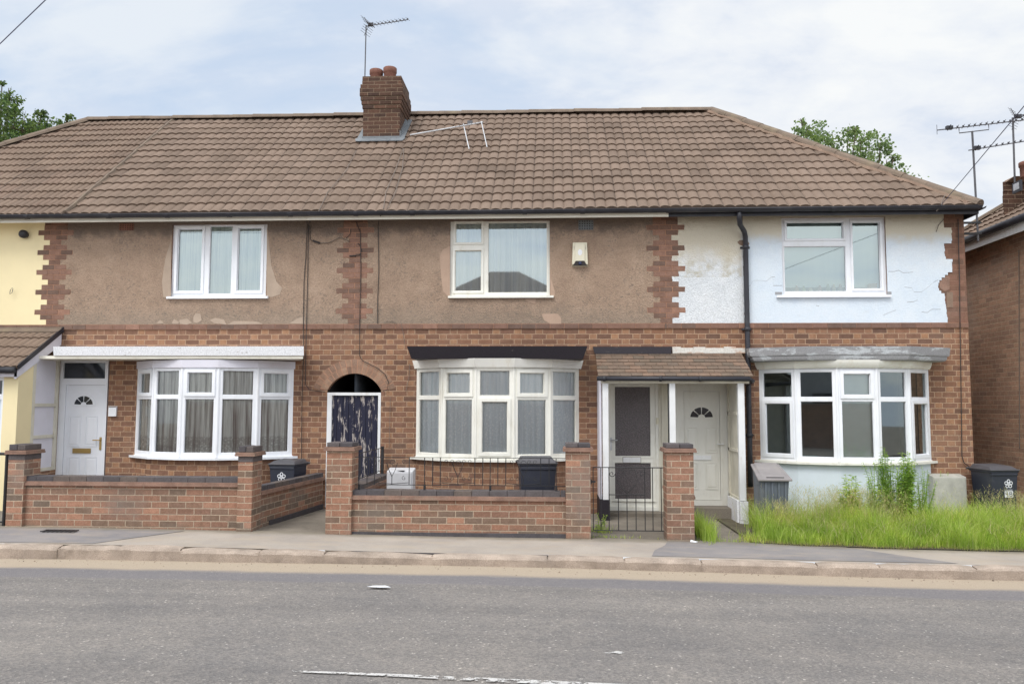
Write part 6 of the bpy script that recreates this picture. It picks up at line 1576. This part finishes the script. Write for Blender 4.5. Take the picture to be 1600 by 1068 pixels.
for i in range(2600):
    x, y = rnd.uniform(2.8, 8.2), rnd.uniform(-2.4, -.7); blade(g, x, y, ground_z(x, y) + rnd.uniform(0, .2), rnd.uniform(.15, .32), .005, rnd.uniform(1.0, 2.6), rnd.uniform(0, 6.28), 3, .6)
g.build('seed_heads', M['straw'], kind='stuff', label='pale seed heads standing above the long grass', cat='grass')

def weed(label, px, base_py, tops, Y, spread=.05, leafsize=.07, seed=0, group='tall weeds in the long grass', dens=1.0, more=6):
    rnd = random.Random(seed); tops = [(a + rnd.gauss(0, 8) * (k > 0), b + abs(rnd.gauss(0, 24)) * (k > 0)) for a, b in tops for k in range(more)]; x0_ = X_(px, base_py, Y); t = thing('weed', label, 'weed', (x0_, Y, ground_z(x0_, Y)), group)
    s = MB(); l = MB()
    for (tx, ty) in tops:
        top = P(tx, ty, Y + rnd.uniform(-.06, .06)); b = Vector((x0_ + rnd.uniform(-spread, spread), Y + rnd.uniform(-.05, .05), ground_z(x0_, Y)))
        pts = [b.lerp(top, k / 6) + Vector((rnd.uniform(-.012, .012), rnd.uniform(-.012, .012), 0)) for k in range(7)]; s.tube(pts, [.006, .006, .005, .005, .004, .003, .002], 5)
        H = (top - b).length; n_ = int(H / .013 * dens)
        for k in range(n_):
            tt_ = .22 + .78 * k / n_; p_ = b.lerp(top, tt_); az = k * 2.4 + rnd.uniform(-.3, .3); L_ = leafsize * rnd.uniform(.5, 1.25) * (1.05 - .5 * tt_) * (1 if rnd.random() > .12 else .3); up_ = rnd.uniform(-.2, .8)
            d = Vector((math.cos(az), math.sin(az), up_)).normalized(); sd_ = Vector((-math.sin(az), math.cos(az), 0)) * L_ * .17; e_ = p_ + d * L_ - Vector((0, 0, L_ * .25))
            mid = p_ + d * L_ * .5; l.add([p_, mid + sd_, e_, mid - sd_], [(0, 1, 2, 3)])
    s.build('stem', M['weed'], t); l.build('leaves', M['weed'], t); return t
weed('tallest leafy weed, reaching above the sill of the right bay window', 1412, 840, [(1418, 704), (1412, 712), (1425, 716), (1408, 728), (1421, 738), (1430, 735), (1402, 742), (1415, 752)], -1.35, leafsize=.11, seed=1)
weed('slim weed with a bright bushy top against the bay window glass', 1390, 840, [(1380, 698), (1384, 708), (1376, 715)], -1.3, .03, .09, 2)
weed('broad leaved weed left of centre before the pale blue wall', 1330, 830, [(1322, 740), (1340, 752), (1333, 760), (1318, 765), (1346, 768)], -1.3, .05, .12, 3)
weed('thin feathery weed in front of the pale blue wall', 1368, 835, [(1366, 724), (1374, 734), (1360, 745)], -1.25, .04, .07, 4)
weed('feathery weed right of the tallest one', 1440, 835, [(1441, 728), (1434, 740), (1446, 750)], -1.2, .04, .07, 5)
weed('pale weed between the slim weed and the tallest one', 1397, 838, [(1396, 724), (1402, 734), (1390, 742)], -1.2, .03, .07, 6)
weed('little green weed growing on top of the grey green meter box', 1473, 745, [(1470, 735), (1480, 737)], -.14, .05, .05, 7, dens=1.6, more=2)
bpy.context.view_layer.objects.active = None
for o in bpy.data.objects:
    if o.name.startswith('weed') and o.get('label', '').startswith('little'):
        pass
weed('low green weed behind the left bars of the iron gate', 938, 815, [(934, 800), (943, 803)], -1.9, .06, .07, 8, group='tall weeds in the long grass', dens=1.2, more=2)

# scrap on the pavement
p = PZ(1084, 847, .005); g = MB(); g.add([(p.x - .04, p.y + .02, p.z + .005), (p.x + .02, p.y - .02, p.z + .005), (p.x + .05, p.y - .01, p.z + .012), (p.x + .0, p.y + .03, p.z + .02), (p.x - .03, p.y + .035, p.z + .028)], [(0, 1, 2, 3), (0, 3, 4)]); g.build('paper_scrap', M['paint_white'], label='crumpled white paper scrap at the foot of the gate pier', cat='litter')
p = PZ(95, 829, .1); g = MB(); holes = [(p.x - .2 + .06 * k, p.x - .2 + .06 * k + .03, 0, .1) for k in range(7)]
for k in range(8): g.box(p.x - .22 + .055 * k, p.x - .22 + .055 * k + .03, p.y - .05, p.y + .05, p.z - .002, p.z + .008)
g.box(p.x - .23, p.x + .2, p.y - .06, p.y - .05, p.z - .002, p.z + .009); g.box(p.x - .23, p.x + .2, p.y + .05, p.y + .06, p.z - .002, p.z + .009)
g.build('drain_cover', M['iron'], label='small slotted drain cover in the pavement by the left garden wall', cat='drain cover')

# ================================================================== OPPOSITE SIDE OF THE STREET (mirrored in the windows)
ho = thing('opposite_house', 'plain pale rendered house with a hipped roof standing across the road behind the viewer', 'house', (-2.4, -26, 0))
g = MB(); g.box(-8, 3.2, -30, -22, -.2, 4.9); g.build('rendered_wall', plain('pale opposite render', (.50, .52, .56), .9, .15, .6), ho)
g = MB(); g.add([(-8.4, -30.4, 4.9), (3.6, -30.4, 4.9), (3.6, -21.6, 4.9), (-8.4, -21.6, 4.9), (-3.1, -26, 8.2), (-1.7, -26, 8.2)], [(0, 1, 5, 4), (2, 3, 4, 5), (1, 2, 5), (3, 0, 4)]); orf = g.build('roof', M['tile_side'], ho)
for k in range(4): x = -7.2 + 2.9 * k; g = MB(); g.box(x, x + 1.6, -22.0, -21.96, 3.2, 4.3); g.box(x, x + 1.6, -22.0, -21.96, .8, 2.2); g.build('window', M['darkglass'], ho)
t = thing('opposite_wall', 'long brick boundary wall across the road behind the viewer', 'wall', (0, -21, 0))
g = MB(); g.box(-30, 30, -20.6, -20.4, -.1, 1.7); g.build('brickwork', BR['side'], t); g = MB(); g.box(-30, 30, -20.65, -20.35, 1.7, 1.78); g.build('coping', M['kerb'], t)
